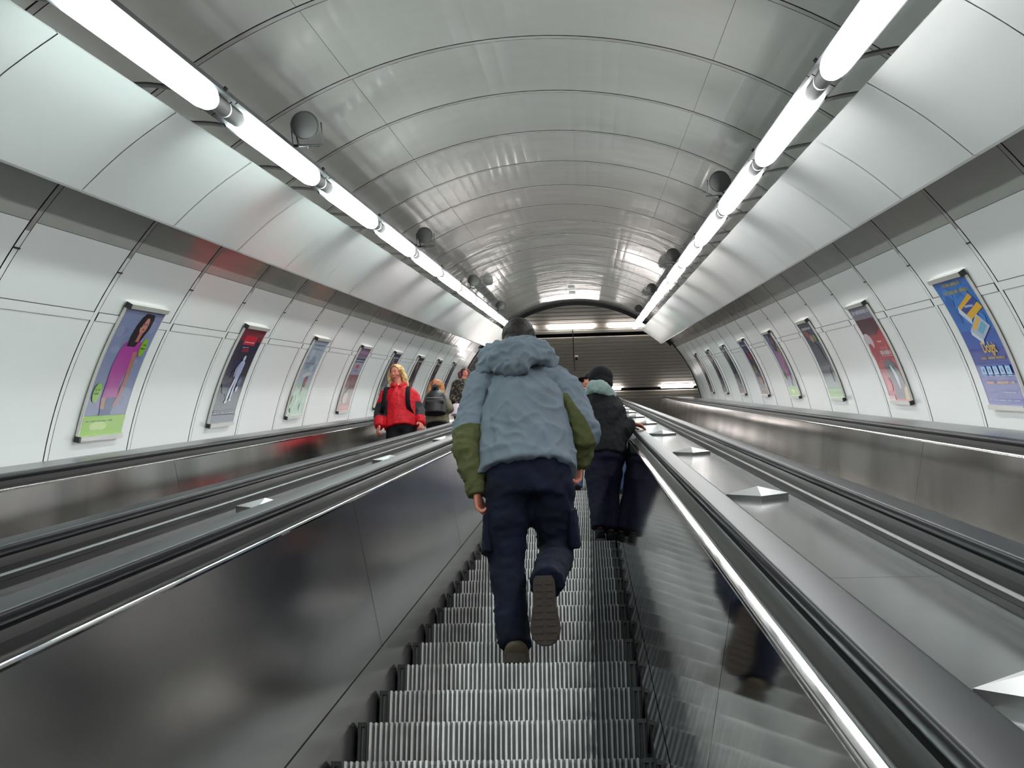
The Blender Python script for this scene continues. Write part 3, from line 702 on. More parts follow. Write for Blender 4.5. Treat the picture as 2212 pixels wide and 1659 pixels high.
class Blob:
    def __init__(s): s.mb = MB()
    def limb(s, pts, rad, side=Vector((1, 0, 0)), m=4, n=20):
        p, r = refine(pts, rad, m); rows = erows(p, side, r, n)
        s.mb.grid(rows, 'skin', True); s.mb.add(rows[0], [tuple(range(n))[::-1]], 'skin'); s.mb.add(rows[-1], [tuple(range(n))], 'skin')
        return s
    def ell(s, c, r, axes=None, n=16):
        ax = axes or (Vector((1, 0, 0)), Vector((0, 1, 0)), Vector((0, 0, 1))); rows = []
        for i in range(1, 12):
            th = PI * i / 12; rows.append([Vector(c) + ax[2] * r[2] * math.cos(th) + (ax[0] * r[0] * math.cos(2 * PI * k / n) + ax[1] * r[1] * math.sin(2 * PI * k / n)) * math.sin(th) for k in range(n)])
        s.mb.grid(rows, 'skin', True); s.mb.add(rows[0], [tuple(range(n))[::-1]], 'skin'); s.mb.add(rows[-1], [tuple(range(n))], 'skin')
        return s
    def mesh(s, voxel, smooth=3, disp=None, matfn=None, mats=('skin',)):
        me = bpy.data.meshes.new('m'); me.from_pydata(s.mb.v, [], s.mb.f); me.update()
        ob = bpy.data.objects.new('m', me); COL.objects.link(ob)
        md = ob.modifiers.new('r', 'REMESH'); md.mode = 'VOXEL'; md.voxel_size = voxel
        if smooth:
            sm = ob.modifiers.new('s', 'SMOOTH'); sm.iterations = smooth; sm.factor = .5
        dg = bpy.context.evaluated_depsgraph_get(); out = bpy.data.meshes.new_from_object(ob.evaluated_get(dg))
        bpy.data.objects.remove(ob); bpy.data.meshes.remove(me)
        if disp:
            ns = [v.normal.copy() for v in out.vertices]
            for v, nn in zip(out.vertices, ns): v.co += nn * disp(v.co)
        out.materials.clear()
        for m in mats: out.materials.append(M[m])
        for p in out.polygons:
            p.use_smooth = True
            p.material_index = matfn(p.center) if matfn else 0
        return out
def folds(amp, sc=(9, 9, 5), seed=0, amp2=0.0):
    o = Vector((seed * 3.7, seed * 1.3, seed))
    def f(c):
        q = Vector((c.x * sc[0], c.y * sc[1], c.z * sc[2])) + o
        q2 = Vector((q.x * 2.1 + q.z * .9, q.y * 2.1, q.z * 2.1 - q.x * .9)) + o
        r = 1 - abs(noise.noise(q)) * 2; r2 = 1 - abs(noise.noise(q2)) * 2
        return amp * (.65 * (r - .6) + .45 * (r2 ** 3 - .4)) + amp2 * noise.noise(q * 5.1)
    return f
def joinm(meshes, name):
    bm = bmesh.new(); mats = []
    for me in meshes:
        idx = []
        for m in me.materials:
            if m not in mats: mats.append(m)
            idx.append(mats.index(m))
        n0 = len(bm.faces); bm.from_mesh(me); bm.faces.ensure_lookup_table()
        for f in bm.faces[n0:]: f.material_index = idx[f.material_index] if idx else 0
    out = bpy.data.meshes.new(name); bm.to_mesh(out); bm.free()
    for m in mats: out.materials.append(m)
    return out
def frame(fwd, up=Vector((0, 0, 1))):
    f = Vector(fwd).normalized(); r = f.cross(up).normalized(); u = r.cross(f).normalized(); return r, f, u
def head_mesh(c, fwd, up=Vector((0, 0, 1)), s=1.0, detail=True, eyes='closed'):
    """head about .235 m tall centred on c, face towards fwd"""
    r, f, u = frame(fwd, up); c = Vector(c); P = lambda x, y, z: c + (r * x + f * y + u * z) * s
    B = Blob(); ax = (r, f, u)
    B.ell(P(0, -.012, .03), (.076 * s, .094 * s, .088 * s), ax); B.ell(P(0, .02, -.035), (.06 * s, .068 * s, .075 * s), ax)
    B.ell(P(0, .045, -.09), (.03 * s, .03 * s, .024 * s), ax); B.ell(P(0, .075, -.012), (.05 * s, .02 * s, .05 * s), ax)
    B.limb([P(0, .088, .018), P(0, .104, -.012), P(0, .098, -.028)], [.007 * s, .010 * s, .011 * s], r, 3, 10)
    B.ell(P(0, .088, -.055), (.024 * s, .012 * s, .011 * s), ax); B.ell(P(0, .085, .03), (.045 * s, .014 * s, .01 * s), ax)
    for q in (-1, 1):
        B.ell(P(.078 * q, -.012, -.005), (.009 * s, .018 * s, .032 * s), ax); B.ell(P(.042 * q, .062, -.025), (.022 * s, .022 * s, .022 * s), ax)
        B.ell(P(.03 * q, .078, .012), (.014 * s, .012 * s, .008 * s), ax)
    B.limb([P(0, -.01, -.06), P(0, -.02, -.115), P(0, -.03, -.17)], [.052 * s, .054 * s, .062 * s], r, 3)
    def mf(co):
        d = (co - c) / s; x, y, z = d.dot(r), d.dot(f), d.dot(u)
        if y > .07:
            if abs(z + .056) < .0075 and abs(x) < .024: return 1
            if abs(abs(x) - .03) < .017 and abs(z - .009) < .003: return 2
            if abs(abs(x) - .03) < .019 and abs(z - .031) < .0035: return 2
        return 0
    return B.mesh(.0055 * s, 2, None, mf, ('skin', 'lips', 'brow'))
def hand_mesh(wr, palm_dir, thumb_dir, curl=.5, s=1.0, back=None):
    """wrist wr, palm_dir along the hand, thumb_dir to the thumb side; fingers curl towards palm normal"""
    d = Vector(palm_dir).normalized(); t = Vector(thumb_dir); t = (t - d * t.dot(d)).normalized(); n = Vector(back).normalized() * -1 if back is not None else d.cross(t)
    n = (n - d * n.dot(d) - t * n.dot(t)).normalized()      # palm side
    wr = Vector(wr); B = Blob()
    B.limb([wr - d * .03 * s, wr, wr + d * .04 * s, wr + d * .085 * s], [(.028 * s, .021 * s), (.027 * s, .019 * s), (.038 * s, .016 * s), (.04 * s, .013 * s)], t, 3, 16)
    for i, (off, ln) in enumerate(((.030, .072), (.010, .080), (-.011, .074), (-.030, .058))):
        b = wr + d * .08 * s + t * off * s; a = curl * (1 + .12 * i); pts = [b]; dd = d.copy(); ang = 0
        for seg, fr in enumerate((.45, .32, .23)):
            ang += a * (.6 if seg == 0 else .75); v = d * math.cos(ang) + n * math.sin(ang); pts.append(pts[-1] + v * ln * fr * s)
        B.limb(pts, [.0092 * s, .0086 * s, .0078 * s, .0062 * s], t, 3, 10)
    b = wr + d * .022 * s + t * .028 * s
    B.limb([b, b + (d * .7 + t * .7).normalized() * .034 * s + n * .006, b + (d * .9 + t * .55).normalized() * .062 * s + n * .016 * s, b + (d * 1.0 + t * .38).normalized() * .082 * s + n * .022 * s], [.014 * s, .0115 * s, .0098 * s, .0072 * s], n, 3, 10)
    return B.mesh(.0042 * s, 1)
def shoe_mesh(heel, toe, up, s=1.0):
    """heel and toe points on the ground line of the sole; up = towards the ankle"""
    h, t = Vector(heel), Vector(toe); f = (t - h).normalized(); u = Vector(up); u = (u - f * u.dot(f)).normalized(); r = f.cross(u); L = (t - h).length
    P = lambda a, b, c: h + f * a * L + r * b + u * c
    n = 24; prof = [(0.0, .026), (.06, .034), (.2, .036), (.4, .035), (.6, .044), (.75, .049), (.88, .043), (.96, .03), (1.0, .012)]
    mb = MB(); low = []; 
    ring = [(a, w) for a, w in prof] + [(a, -w) for a, w in prof[::-1]]
    low = [P(a, w * s, .0) for a, w in ring]; up_ = [P(a, w * 1.03 * s, .028 * s) for a, w in ring]
    mb.grid([low, up_], 'sole', True); mb.add(low, [tuple(range(len(low)))], 'sole'); mb.add(up_, [tuple(range(len(low)))[::-1]], 'sole')
    for k in range(9):      # tread lugs
        a = .08 + .1 * k; w = .03 if k < 4 else .04
        for q in (-1, 1): mb.box(0, 1, 0, 1, 0, 1, 'sole', lambda x, y, z, a=a, w=w, q=q: P(a + .055 * x, q * (.006 + (w - .008) * y) * s, -.003 + .003 * z))
    sole = mb
    B = Blob(); B.limb([P(.025, 0, .055), P(.08, 0, .062), P(.25, 0, .062), P(.5, 0, .055), P(.75, 0, .042), P(.93, 0, .034)], [(.020 * s, .03), (.033 * s, .044), (.036 * s, .048), (.038 * s, .042), (.044 * s, .03), (.032 * s, .018)], r, 3)
    B.limb([P(.17, 0, .04), P(.2, 0, .08), P(.22, 0, .12)], [.036 * min(s, 1.2), .038, .036], r, 3)
    return sole, B.mesh(.007, 2, None, None, ('shoe',))
def add_shoe(root, heel, toe, up, s=1.0, mt='shoe'):
    sole, upper = shoe_mesh(heel, toe, up, s)
    if mt != 'shoe': upper.materials.clear(); upper.materials.append(M[mt])
    o = link('shoe', upper, root); sole.build('sole', o)
    return o
def person(label, J, foot, headfwd, headup=Vector((0, 0, 1)), hs=1.0, voxel=.014, hands=(None, None), side=None, lower=True):
    """body: one mesh with head, limbs and hands; clothes are added as children"""
    side = side or (J['shR'] - J['shL']).normalized()
    B = Blob(); mid = lambda a, b, t=.5: a.lerp(b, t)
    B.limb([J['pel'] - Vector((0, 0, .06)), J['pel'], mid(J['pel'], J['neck'], .35), mid(J['pel'], J['neck'], .7), J['neck'] - Vector((0, 0, .04)), J['neck'] + Vector((0, 0, .02))],
           [(.09, .07), (.12, .08), (.11, .08), (.13, .085), (.10, .06), (.055, .055)], side)
    for q in 'LR':
        B.limb([mid(J['neck'], J['sh' + q], .4) - Vector((0, 0, .03)), J['sh' + q], mid(J['sh' + q], J['el' + q]), J['el' + q], mid(J['el' + q], J['wr' + q]), J['wr' + q]], [.04, .042, .038, .033, .032, .026], Vector((0, 1, 0)))
        if lower: B.limb([mid(J['pel'], J['hip' + q], .7), J['hip' + q] - Vector((0, 0, .05)), mid(J['hip' + q], J['kn' + q]), J['kn' + q], mid(J['kn' + q], J['an' + q], .4), J['an' + q]], [.05, .055, .052, .042, .038, .03], side)
    ms = [B.mesh(voxel, 2), head_mesh(J['head'], headfwd, headup, hs)]
    B2 = Blob().limb([J['neck'] - Vector((0, 0, .03)), J['neck'].lerp(J['head'], .5), J['head'] - Vector((0, 0, .03))], [.062, .055, .05], side); ms.append(B2.mesh(.01, 1))
    for h in hands:
        if h: ms.append(hand_mesh(*h[0], **h[1]))
    me = joinm(ms, 'person')
    for v in me.vertices: v.co -= foot
    me.update()
    for p in me.polygons: p.use_smooth = True
    o = bpy.data.objects.new('person', me); COL.objects.link(o); o.location = foot
    bpy.context.view_layer.update()
    return tag(o, label, 'person')
def trousers(root, J, mt, side, leg=(.105, .088, .078, .07), hipw=(.185, .135), amp=.012, top=.10, seed=1, name='trousers', voxel=.014):
    B = Blob(); mid = lambda a, b, t=.5: a.lerp(b, t)
    B.limb([J['pel'] + Vector((0, 0, top)), J['pel'], mid(J['pel'], mid(J['hipL'], J['hipR']), 1) - Vector((0, 0, .06))], [(hipw[0] * .92, hipw[1] * .95), hipw, (hipw[0] * .95, hipw[1] * .9)], side)
    for q in 'LR':
        B.limb([J['hip' + q] + Vector((0, 0, .03)), mid(J['hip' + q], J['kn' + q], .45), J['kn' + q], mid(J['kn' + q], J['an' + q], .5), J['an' + q]],
               [leg[0] + .005, leg[0], leg[1], leg[2], leg[3]], side)
    return link(name, B.mesh(voxel, 3, folds(amp, (7, 7, 9), seed, amp * .35), None, (mt,)), root)
def sleeves_torso(J, side, shw, chest, waist, hem, sl=(.085, .075, .068, .06), hemdrop=.12, arms=True):
    B = Blob(); mid = lambda a, b, t=.5: a.lerp(b, t); Z = Vector((0, 0, 1))
    B.limb([J['pel'] - Z * (hemdrop - .10), mid(J['pel'], J['neck'], .3), mid(J['pel'], J['neck'], .62), mid(J['pel'], J['neck'], .85) , J['neck'] - Z * .0], [hem, waist, chest, (shw, chest[1] * .8), (.085, .08)], side)
    for q in ('LR' if arms else ''):
        B.limb([mid(J['neck'], J['sh' + q], .45) - Z * .05, J['sh' + q] - Z * .01, mid(J['sh' + q], J['el' + q]), J['el' + q], mid(J['el' + q], J['wr' + q]), J['wr' + q]], [.09, sl[0], sl[1] + .003, sl[1], sl[2], sl[3]], Vector((0, 1, 0)))
    return B

# ---- the man in the grey jacket, seen from behind, climbing
y0 = 5.27
J = dict(head=W(1121, 741, 5.36), neck=W(1122, 800, 5.31), shL=W(1048, 826, 5.30), shR=W(1205, 822, 5.31), elL=W(1007, 945, 5.25), elR=W(1262, 925, 5.33),
         wrL=W(1030, 1062, 5.28), wrR=W(1250, 1000, 5.47), pel=W(1140, 1020, 5.27), hipL=W(1096, 1060, 5.27), hipR=W(1190, 1058, 5.28), knL=W(1094, 1215, 5.33), anL=W(1114, 1399, 5.27),
         knR=W(1203, 1192, 5.42), anR=W(1180, 1262, 5.06))
print('man lengths', {k: round((J[a] - J[b]).length, 3) for k, (a, b) in dict(ua=('shL', 'elL'), fa=('elL', 'wrL'), uaR=('shR', 'elR'), faR=('elR', 'wrR'), th=('hipL', 'knL'), ca=('knL', 'anL'), thR=('hipR', 'knR'), caR=('knR', 'anR'), tor=('pel', 'neck'), hn=('head', 'neck'), sw=('shL', 'shR')).items()})
FOOT = Vector((W(1115, 1430, 5.22).x, 5.26, S(0, -HS, STEP0).z))
side = Vector((1, .02, 0))
man = person('man in a grey-blue hooded jacket and navy trousers climbing the middle escalator', J, FOOT, (0.05, 1, -.05), hs=1.02,
             hands=(((J['wrL'] + Vector((0, 0, 0)), (.12, .25, -1), (.2, 1, .2)), dict(curl=.9, back=(-1, 0, 0))), ((J['wrR'], (-.12, .3, -1), (-.6, .9, 0)), dict(curl=.9, back=(1, .2, 0)))))
trousers(man, J, 'navy', side, (.104, .083, .077, .074), (.205, .145), .014, .12, 2)
CRE = [(W(a, b, 5.1), W(c, d, 5.1), am) for a, b, c, d, am in ((1095, 862, 1190, 948, .007), (1060, 900, 1135, 925, .006), (1040, 975, 1120, 955, .006), (1130, 960, 1225, 985, .006), (1150, 840, 1215, 870, .005), (1048, 840, 1066, 960, -.006), (1215, 800, 1238, 940, -.006), (1085, 800, 1075, 880, .004))]
def crease(c):
    d = 0
    for a, b, am in CRE:
        ax, az, bx, bz = a.x, a.z, b.x, b.z; k = c.y / 5.1; px_, pz_ = c.x / k, c.z / k
        t = max(0, min(1, ((px_ - ax) * (bx - ax) + (pz_ - az) * (bz - az)) / ((bx - ax) ** 2 + (bz - az) ** 2)))
        q = math.hypot(px_ - ax - t * (bx - ax), pz_ - az - t * (bz - az)); d += am * math.exp(-(q / .013) ** 2)
    return d
B = sleeves_torso(J, side, .19, (.212, .165), (.222, .165), (.236, .172), (.098, .094, .084, .062), .11, arms=False)
jk = link('jacket', B.mesh(.0085, 3, (lambda f: (lambda c: f(c) + crease(c)))(folds(.024, (5, 5, 4), 4, .004)), None, ('grey_jacket',)), man)
for q in 'LR':
    sh, el, wr, nk = J['sh' + q], J['el' + q], J['wr' + q], J['neck']
    Bs = Blob().limb([nk.lerp(sh, .35) - Vector((0, 0, .04)), sh - Vector((0, 0, .015)), sh.lerp(el, .5) + Vector((0, .01, 0)), el, el.lerp(wr, .5), wr], [.085, .088, .080, .074, .064, .05], Vector((0, 1, 0)))
    pc, pn = (el + Vector((0, 0, .035)), Vector((-.15, 0, 1))) if q == 'L' else (el + Vector((.0, 0, .02)), Vector((1.7, 0, 1)))
    me = Bs.mesh(.010, 2, folds(.022, (7, 7, 8), 14 + ord(q), .004), None, ('grey_jacket', 'olive'))
    top = el.z + (.2 if q == 'L' else .15)
    bm = bmesh.new(); bm.from_mesh(me)
    for co, no in ((pc, pn), (Vector((0, 0, top)), Vector((0, 0, 1)))):
        bmesh.ops.bisect_plane(bm, geom=bm.verts[:] + bm.edges[:] + bm.faces[:], plane_co=co, plane_no=no)
    for f in bm.faces:
        c = f.calc_center_median(); f.material_index = 1 if ((c - pc).dot(pn) < 0 and c.z < top) else 0
        f.smooth = True
    bm.to_mesh(me); bm.free()
    link('sleeve', me, jk)
Bh = Blob(); hd, nk = J['head'], J['neck']   # hood lying on the shoulders
Bh.limb([nk + Vector((-.185, -.03, -.045)), nk + Vector((-.13, -.105, .01)), nk + Vector((-.02, -.15, -.02)), nk + Vector((.09, -.12, .03)), nk + Vector((.165, -.04, -.0))], [(.045, .04), (.075, .055), (.10, .06), (.078, .055), (.04, .04)], Vector((0, 0, 1)))
Bh.limb([nk + Vector((-.14, 0, .01)), nk + Vector((-.085, -.05, .085)), nk + Vector((.0, -.065, .11)), nk + Vector((.085, -.05, .095)), nk + Vector((.13, .01, .02))], [(.05, .05), (.045, .04), (.045, .035), (.045, .04), (.05, .05)], Vector((0, 0, 1)))
Bh.limb([nk + Vector((-.11, .05, .0)), nk + Vector((0, .09, .0)), nk + Vector((.11, .05, .0))], [.05, .05, .05], Vector((0, 0, 1)))
link('hood', Bh.mesh(.008, 3, folds(.026, (7, 7, 9), 9, .005), None, ('grey_jacket',)), jk)
def rim(root, pts, r, mt, name):
    mb = MB(); mb.tube(pts, r, mt, 8); return mb.build(name, root, smooth=True)
for q in 'LR':     # cuffs
    w, e = J['wr' + q], J['el' + q]; dv = (w - e).normalized()
    Bc = Blob().limb([w - dv * .05, w + dv * .02], [.052, .049], Vector((0, 1, 0))); link('cuff', Bc.mesh(.009, 1, None, None, ('olive',)), jk)
Bp = Blob()
hr_ = Blob(); r_, f_, u_ = frame((0.05, 1, -.05))
hr_.ell(hd + u_ * .03 - f_ * .012, (.086, .104, .095)); hr_.ell(hd - f_ * .04 - u_ * .03, (.074, .062, .08))
def hairkeep(me, fn):
    bm = bmesh.new(); bm.from_mesh(me); bmesh.ops.delete(bm, geom=[f for f in bm.faces if not fn(f.calc_center_median())], context='FACES'); bm.to_mesh(me); bm.free(); return me
hm = hairkeep(hr_.mesh(.008, 2, folds(.004, (30, 30, 30), 3), None, ('darkhair',)), lambda c: not ((c - hd).dot(f_) > .05 and (c - hd).dot(u_) < .06))
link('hair', hm, man)
zt = S(0, -HS, STEP0).z
hL = Vector((W(1115, 1430, 5.22).x, 5.205, zt + .0085)); add_shoe(man, hL, hL + Vector((-.01, .285, 0)), (0, 0, 1), 1.5)
# lifted foot: heel up, toe down, sole towards the camera
hR = W(1174, 1243, 5.00); tR = W(1179, 1393, 5.05); add_shoe(man, hR, tR, (0, 1, .1), 1.28)
for q, dx in (('L', -.1), ('R', .1)):   # cargo pockets
    k, h = J['kn' + q], J['hip' + q]; c = h.lerp(k, .62) + Vector((dx * .82, 0.0, 0)); ax = (h - k).normalized()
    Bk = Blob().limb([c + ax * .09, c - ax * .09], [(.028, .07), (.032, .075)], Vector((1, 0, 0))); link('pocket', Bk.mesh(.009, 2, folds(.004, (12, 12, 12), 5), None, ('navy',)), man)

# ---- person in the black hat, standing on the right
Zp = STEP0 + 9 * STEPP; yp = S(0, 0, Zp).y + HS * .5; zt = S(0, -HS, Zp).z
J = dict(head=W(1294, 824, yp + .14), neck=W(1296, 856, yp + .12), shL=W(1270, 870, yp + .12), shR=W(1326, 872, yp + .13), elL=W(1262, 925, yp + .1), elR=W(1340, 934, yp + .08),
         wrL=W(1268, 965, yp + .26), wrR=W(1359, 915, yp + .22), pel=W(1303, 968, yp + .1), hipL=W(1289, 988, yp + .1), hipR=W(1318, 988, yp + .1), knL=W(1293, 1065, yp + .12), anL=W(1297, 1143, yp + .1),
         knR=W(1315, 1062, yp + .2), anR=W(1318, 1146, yp + .15))
print('p2', {k: round((J[a] - J[b]).length, 3) for k, (a, b) in dict(ua=('shR', 'elR'), fa=('elR', 'wrR'), th=('hipL', 'knL'), ca=('knL', 'anL'), tor=('pel', 'neck'), hn=('head', 'neck'), sw=('shL', 'shR'))
 .items()}, 'ground', zt, 'an', J['anL'].z)
foot = Vector((J['anL'].x, yp + .12, zt)); side = Vector((1, -.15, 0)).normalized()
railp = S(XC + .70, -.36, (J['wrR'].y - .18) / C30)
p2 = person('person in black hat and jacket with grey hood, hand on the right handrail', J, foot, (-.75, .6, 0), hs=.95, hands=(((J['wrR'], (1, .15, -.12), (0, 1, .2)), dict(curl=.35, back=(0, 0, 1), s=.95)), None))
trousers(p2, J, 'darkpants', side, (.105, .085, .078, .07), (.175, .14), .010, .10, 6)
B = sleeves_torso(J, side, .16, (.19, .15), (.185, .15), (.195, .16), (.078, .08, .075, .06), .20)
jk2 = link('jacket', B.mesh(.012, 3, folds(.016, (8, 8, 6), 12, .004), None, ('blackcloth',)), p2)
nk = J['neck']; Bh = Blob().limb([nk + Vector((-.10, .0, .01)), nk + Vector((-.05, -.10, .03)), nk + Vector((.03, -.12, .0)), nk + Vector((.11, -.03, -.03))], [(.045, .035), (.06, .045), (.06, .045), (.04, .03)], Vector((0, 0, 1)))
Bh.limb([nk + Vector((-.07, .07, .02)), nk + Vector((.05, .08, .0))], [.05, .05], Vector((0, 0, 1)))
link('hood', Bh.mesh(.009, 2, folds(.012, (12, 12, 12), 2), None, ('teal',)), jk2)
hd = J['head']; r_, f_, u_ = frame((-.75, .6, 0))
hb = Blob().ell(hd + u_ * .03 - f_ * .015, (.098, .108, .098), (r_, f_, u_)); hb.ell(hd - f_ * .045 - u_ * .03, (.088, .07, .075), (r_, f_, u_))
link('hat', hairkeep(hb.mesh(.009, 2, None, None, ('blackcloth',)), lambda c: not ((c - hd).dot(f_) > .055 and (c - hd).dot(u_) < .04)), p2)
for q in 'LR':
    a = J['an' + q]; h = Vector((a.x, a.y - .06, zt + .0085)); add_shoe(p2, h, h + Vector((.02 if q == 'R' else -.03, .26, 0)), (0, 0, 1), .95, 'blackcloth')

# ---- a further person ahead, almost hidden by the man in grey
Zp = STEP0 + 19 * STEPP; yp = S(0, 0, Zp).y + HS * .5; zt = S(0, -HS, Zp).z
cx = W(1258, 900, yp).x; G = lambda x, y, z: Vector((cx + x, yp + .12 + y, zt + z - (.10 if z > .3 else 0)))
J = dict(head=G(.12, 0, 1.55), neck=G(.10, 0, 1.42), shL=G(-.15, 0, 1.40), shR=G(.19, 0, 1.40), elL=G(-.22, 0, 1.12), elR=G(.25, .0, 1.12), wrL=G(-.2, .1, .9), wrR=G(.22, .1, .9), pel=G(.02, 0, .95), hipL=G(-.07, 0, .9), hipR=G(.11, 0, .9),
         knL=G(-.07, .03, .48), anL=G(-.08, 0, .09), knR=G(.1, .03, .48), anR=G(.1, 0, .09))
p3 = person('person in dark cap and blue jeans, mostly hidden behind the man in grey', J, G(0, 0, 0), (-1, .1, 0), hs=.95, voxel=.018)
trousers(p3, J, 'jeans', Vector((1, 0, 0)), (.085, .07, .065, .06), (.165, .12), .01, .1, 8, voxel=.018)
link('jacket', sleeves_torso(J, Vector((1, 0, 0)), .16, (.18, .14), (.175, .14), (.18, .14), (.07, .065, .06, .05), .05).mesh(.018, 2, None, None, ('blackcloth',)), p3)
hd = J['head']; r_, f_, u_ = frame((-1, .1, 0))
cp = Blob().ell(hd + u_ * .055 - f_ * .01, (.088, .1, .07), (r_, f_, u_)).ell(hd + u_ * .045 + f_ * .11, (.06, .06, .012), (r_, f_, u_))
link('cap', cp.mesh(.01, 1, None, None, ('blackcloth',)), p3)
for q in 'LR':
    a = J['an' + q]; h = Vector((a.x, a.y - .06, zt + .0085)); add_shoe(p3, h, h + Vector((0, .25, 0)), (0, 0, 1), .95, 'blackcloth')

# ---- people coming down the left escalator (facing the camera)
def downer(Zn, xw):
    yp = S(0, 0, Zn).y + HS * .5; return yp, S(0, -HS, Zn).z
n1 = 20
Zp = STEP0 + n1 * STEPP; yp, zt = downer(Zp, 0); yb = yp + .22
print('red z', Zp, 'height', W(858, 783, yb).z - zt)
J = dict(head=W(857, 808, yb - .03), neck=W(862, 836, yb), shL=W(889, 852, yb), shR=W(835, 853, yb), elL=W(905, 889, yb + .02), elR=W(821, 891, yb + .02),
         wrL=W(909, 916, yb - .1), wrR=W(819, 922, yb - .12), pel=W(867, 918, yb), hipL=W(882, 928, yb), hipR=W(852, 928, yb))
for q in 'LR': J['kn' + q] = Vector((J['hip' + q].x, yb - .05, zt + .5)); J['an' + q] = Vector((J['hip' + q].x, yb, zt + .09))
side = Vector((-1, 0, 0)); foot = Vector((J['pel'].x, yb, zt)); hf = Vector((-.35, -.9, -.35)); hu = Vector((-.15, -.25, 1))
p = person('person with long blond hair and a red jacket riding down the left escalator', J, foot, hf, hu, hs=.97,
           hands=(((J['wrR'], (-.2, -.3, -1), (.3, -1, 0)), dict(curl=.9, back=(-1, 0, 0))), ((J['wrL'], (.25, -.6, -.6), (-.6, -.6, .3)), dict(curl=.8, back=(.5, -.2, 1)))))
trousers(p, J, 'blackcloth', side, (.095, .082, .078, .072), (.175, .13), .01, .12, 3)
def rm_(c):
    for q, sx in (('L', 1), ('R', -1)):
        e, s_ = J['el' + q], J['sh' + q]
        if (c.x - J['pel'].x) * sx > .165 and e.z - .11 < c.z < e.z + .10: return 1
    return 0
jk = link('jacket', sleeves_torso(J, side, .17, (.20, .15), (.19, .15), (.20, .16), (.085, .078, .07, .055), .16).mesh(.012, 2, folds(.016, (9, 9, 6), 7, .004), rm_, ('red', 'patch')), p)
nk = J['neck']; Bc = Blob().limb([nk + Vector((-.02, -.115, -.06)), nk + Vector((-.075, -.075, -.01)), nk + Vector((-.085, .03, .03)), nk + Vector((0, .09, .05)), nk + Vector((.085, .03, .03)), nk + Vector((.075, -.075, -.01)), nk + Vector((.02, -.115, -.06))], [(.02, .016), (.036, .018), (.045, .02), (.045, .02), (.045, .02), (.036, .018), (.02, .016)], Vector((0, 0, 1)))
link('collar', Bc.mesh(.009, 2, None, None, ('red',)), jk)
for sx in (-1, 1):
    x = J['neck'].x + sx * .125; mb = MB()
    pts = [Vector((x, yb + .02, J['sh' + ('L' if sx > 0 else 'R')].z + .075)), Vector((x + .01 * sx, yb - .10, J['neck'].z - .06)), Vector((x + .015 * sx, yb - .172, J['neck'].z - .19)), Vector((x + .03 * sx, yb - .15, J['neck'].z - .36)), Vector((x + .07 * sx, yb - .03, J['neck'].z - .42))]
    mb2 = Blob().limb(pts, [(.03, .01)] * 5, Vector((1, 0, 0))); link('shoulder_strap', mb2.mesh(.008, 1, None, None, ('blackcloth',)), p)
hd = J['head']; r_, f_, u_ = frame(hf, hu)
hb = Blob().ell(hd + u_ * .035 - f_ * .018, (.088, .104, .093), (r_, f_, u_))
for q in (-1, 1):
    hb.limb([hd + r_ * .06 * q + u_ * .06 + f_ * .02, hd + r_ * .092 * q + f_ * .01, hd + r_ * .095 * q - u_ * .08, hd + r_ * .10 * q - u_ * .15 - f_ * .01, hd + r_ * .115 * q - u_ * .2 - f_ * .02], [.03, .032, .036, .036, .02], f_)
hb.limb([hd - f_ * .06, hd - f_ * .08 - u_ * .1, hd - f_ * .07 - u_ * .18], [.07, .075, .06], r_)
link('hair', hairkeep(hb.mesh(.008, 1, folds(.008, (25, 25, 8), 4), None, ('blond',)), lambda c: not ((c - hd).dot(f_) > .035 and abs((c - hd).dot(r_)) < .062 and (c - hd).dot(u_) < .112 - .9 * abs((c - hd).dot(r_)))), p)
link('shirt', Blob().ell(J['neck'] + Vector((0, -.055, -.05)), (.05, .04, .06)).mesh(.01, 1, None, None, ('lime',)), p)
for q in 'LR':
    a = J['an' + q]; h = Vector((a.x, a.y + .06, zt + .0085)); add_shoe(p, h, h + Vector((0, -.26, 0)), (0, 0, 1), .95, 'blackcloth')
pk = Blob().limb([J['neck'] + Vector((0, .2, .02)), J['neck'] + Vector((0, .24, -.2)), J['neck'] + Vector((0, .22, -.42))], [(.12, .07), (.15, .11), (.13, .1)], Vector((1, 0, 0)))
tag(link('backpack', pk.mesh(.014, 2, None, None, ('blackcloth',))), 'black backpack on the back of the person in the red jacket', 'backpack')

# woman with a camera
n2 = 29
Zp = STEP0 + n2 * STEPP; yp, zt = downer(Zp, 0); yb = yp + .22
print('w2 z', Zp, 'height', W(943, 815, yb).z - zt)
J = dict(head=W(942, 834, yb - .02), neck=W(944, 856, yb), shL=W(962, 866, yb), shR=W(925, 868, yb), elL=W(972, 886, yb - .08), elR=W(918, 888, yb - .08),
         wrL=W(948, 848, yb - .22), wrR=W(933, 848, yb - .22), pel=W(944, 916, yb), hipL=W(954, 922, yb), hipR=W(934, 922, yb))
for q in 'LR': J['kn' + q] = Vector((J['hip' + q].x, yb - .05, zt + .48)); J['an' + q] = Vector((J['hip' + q].x, yb, zt + .09))
foot = Vector((J['pel'].x, yb, zt)); hf = Vector((-.2, -1, -.2)); hu = Vector((0, -.2, 1))
p = person('woman with strawberry blond hair holding a camera up to her face on the left escalator', J, foot, hf, hu, hs=.93, voxel=.018,
           hands=(((J['wrR'], (.3, -.1, .4), (0, 0, 1)), dict(curl=1.0, back=(-.6, -1, 0), s=.85)), ((J['wrL'], (-.3, -.1, .4), (0, 0, 1)), dict(curl=1.0, back=(.6, -1, 0), s=.85))))
trousers(p, J, 'blackcloth', side, (.09, .075, .07, .065), (.165, .12), .006, .1, 5, voxel=.018)
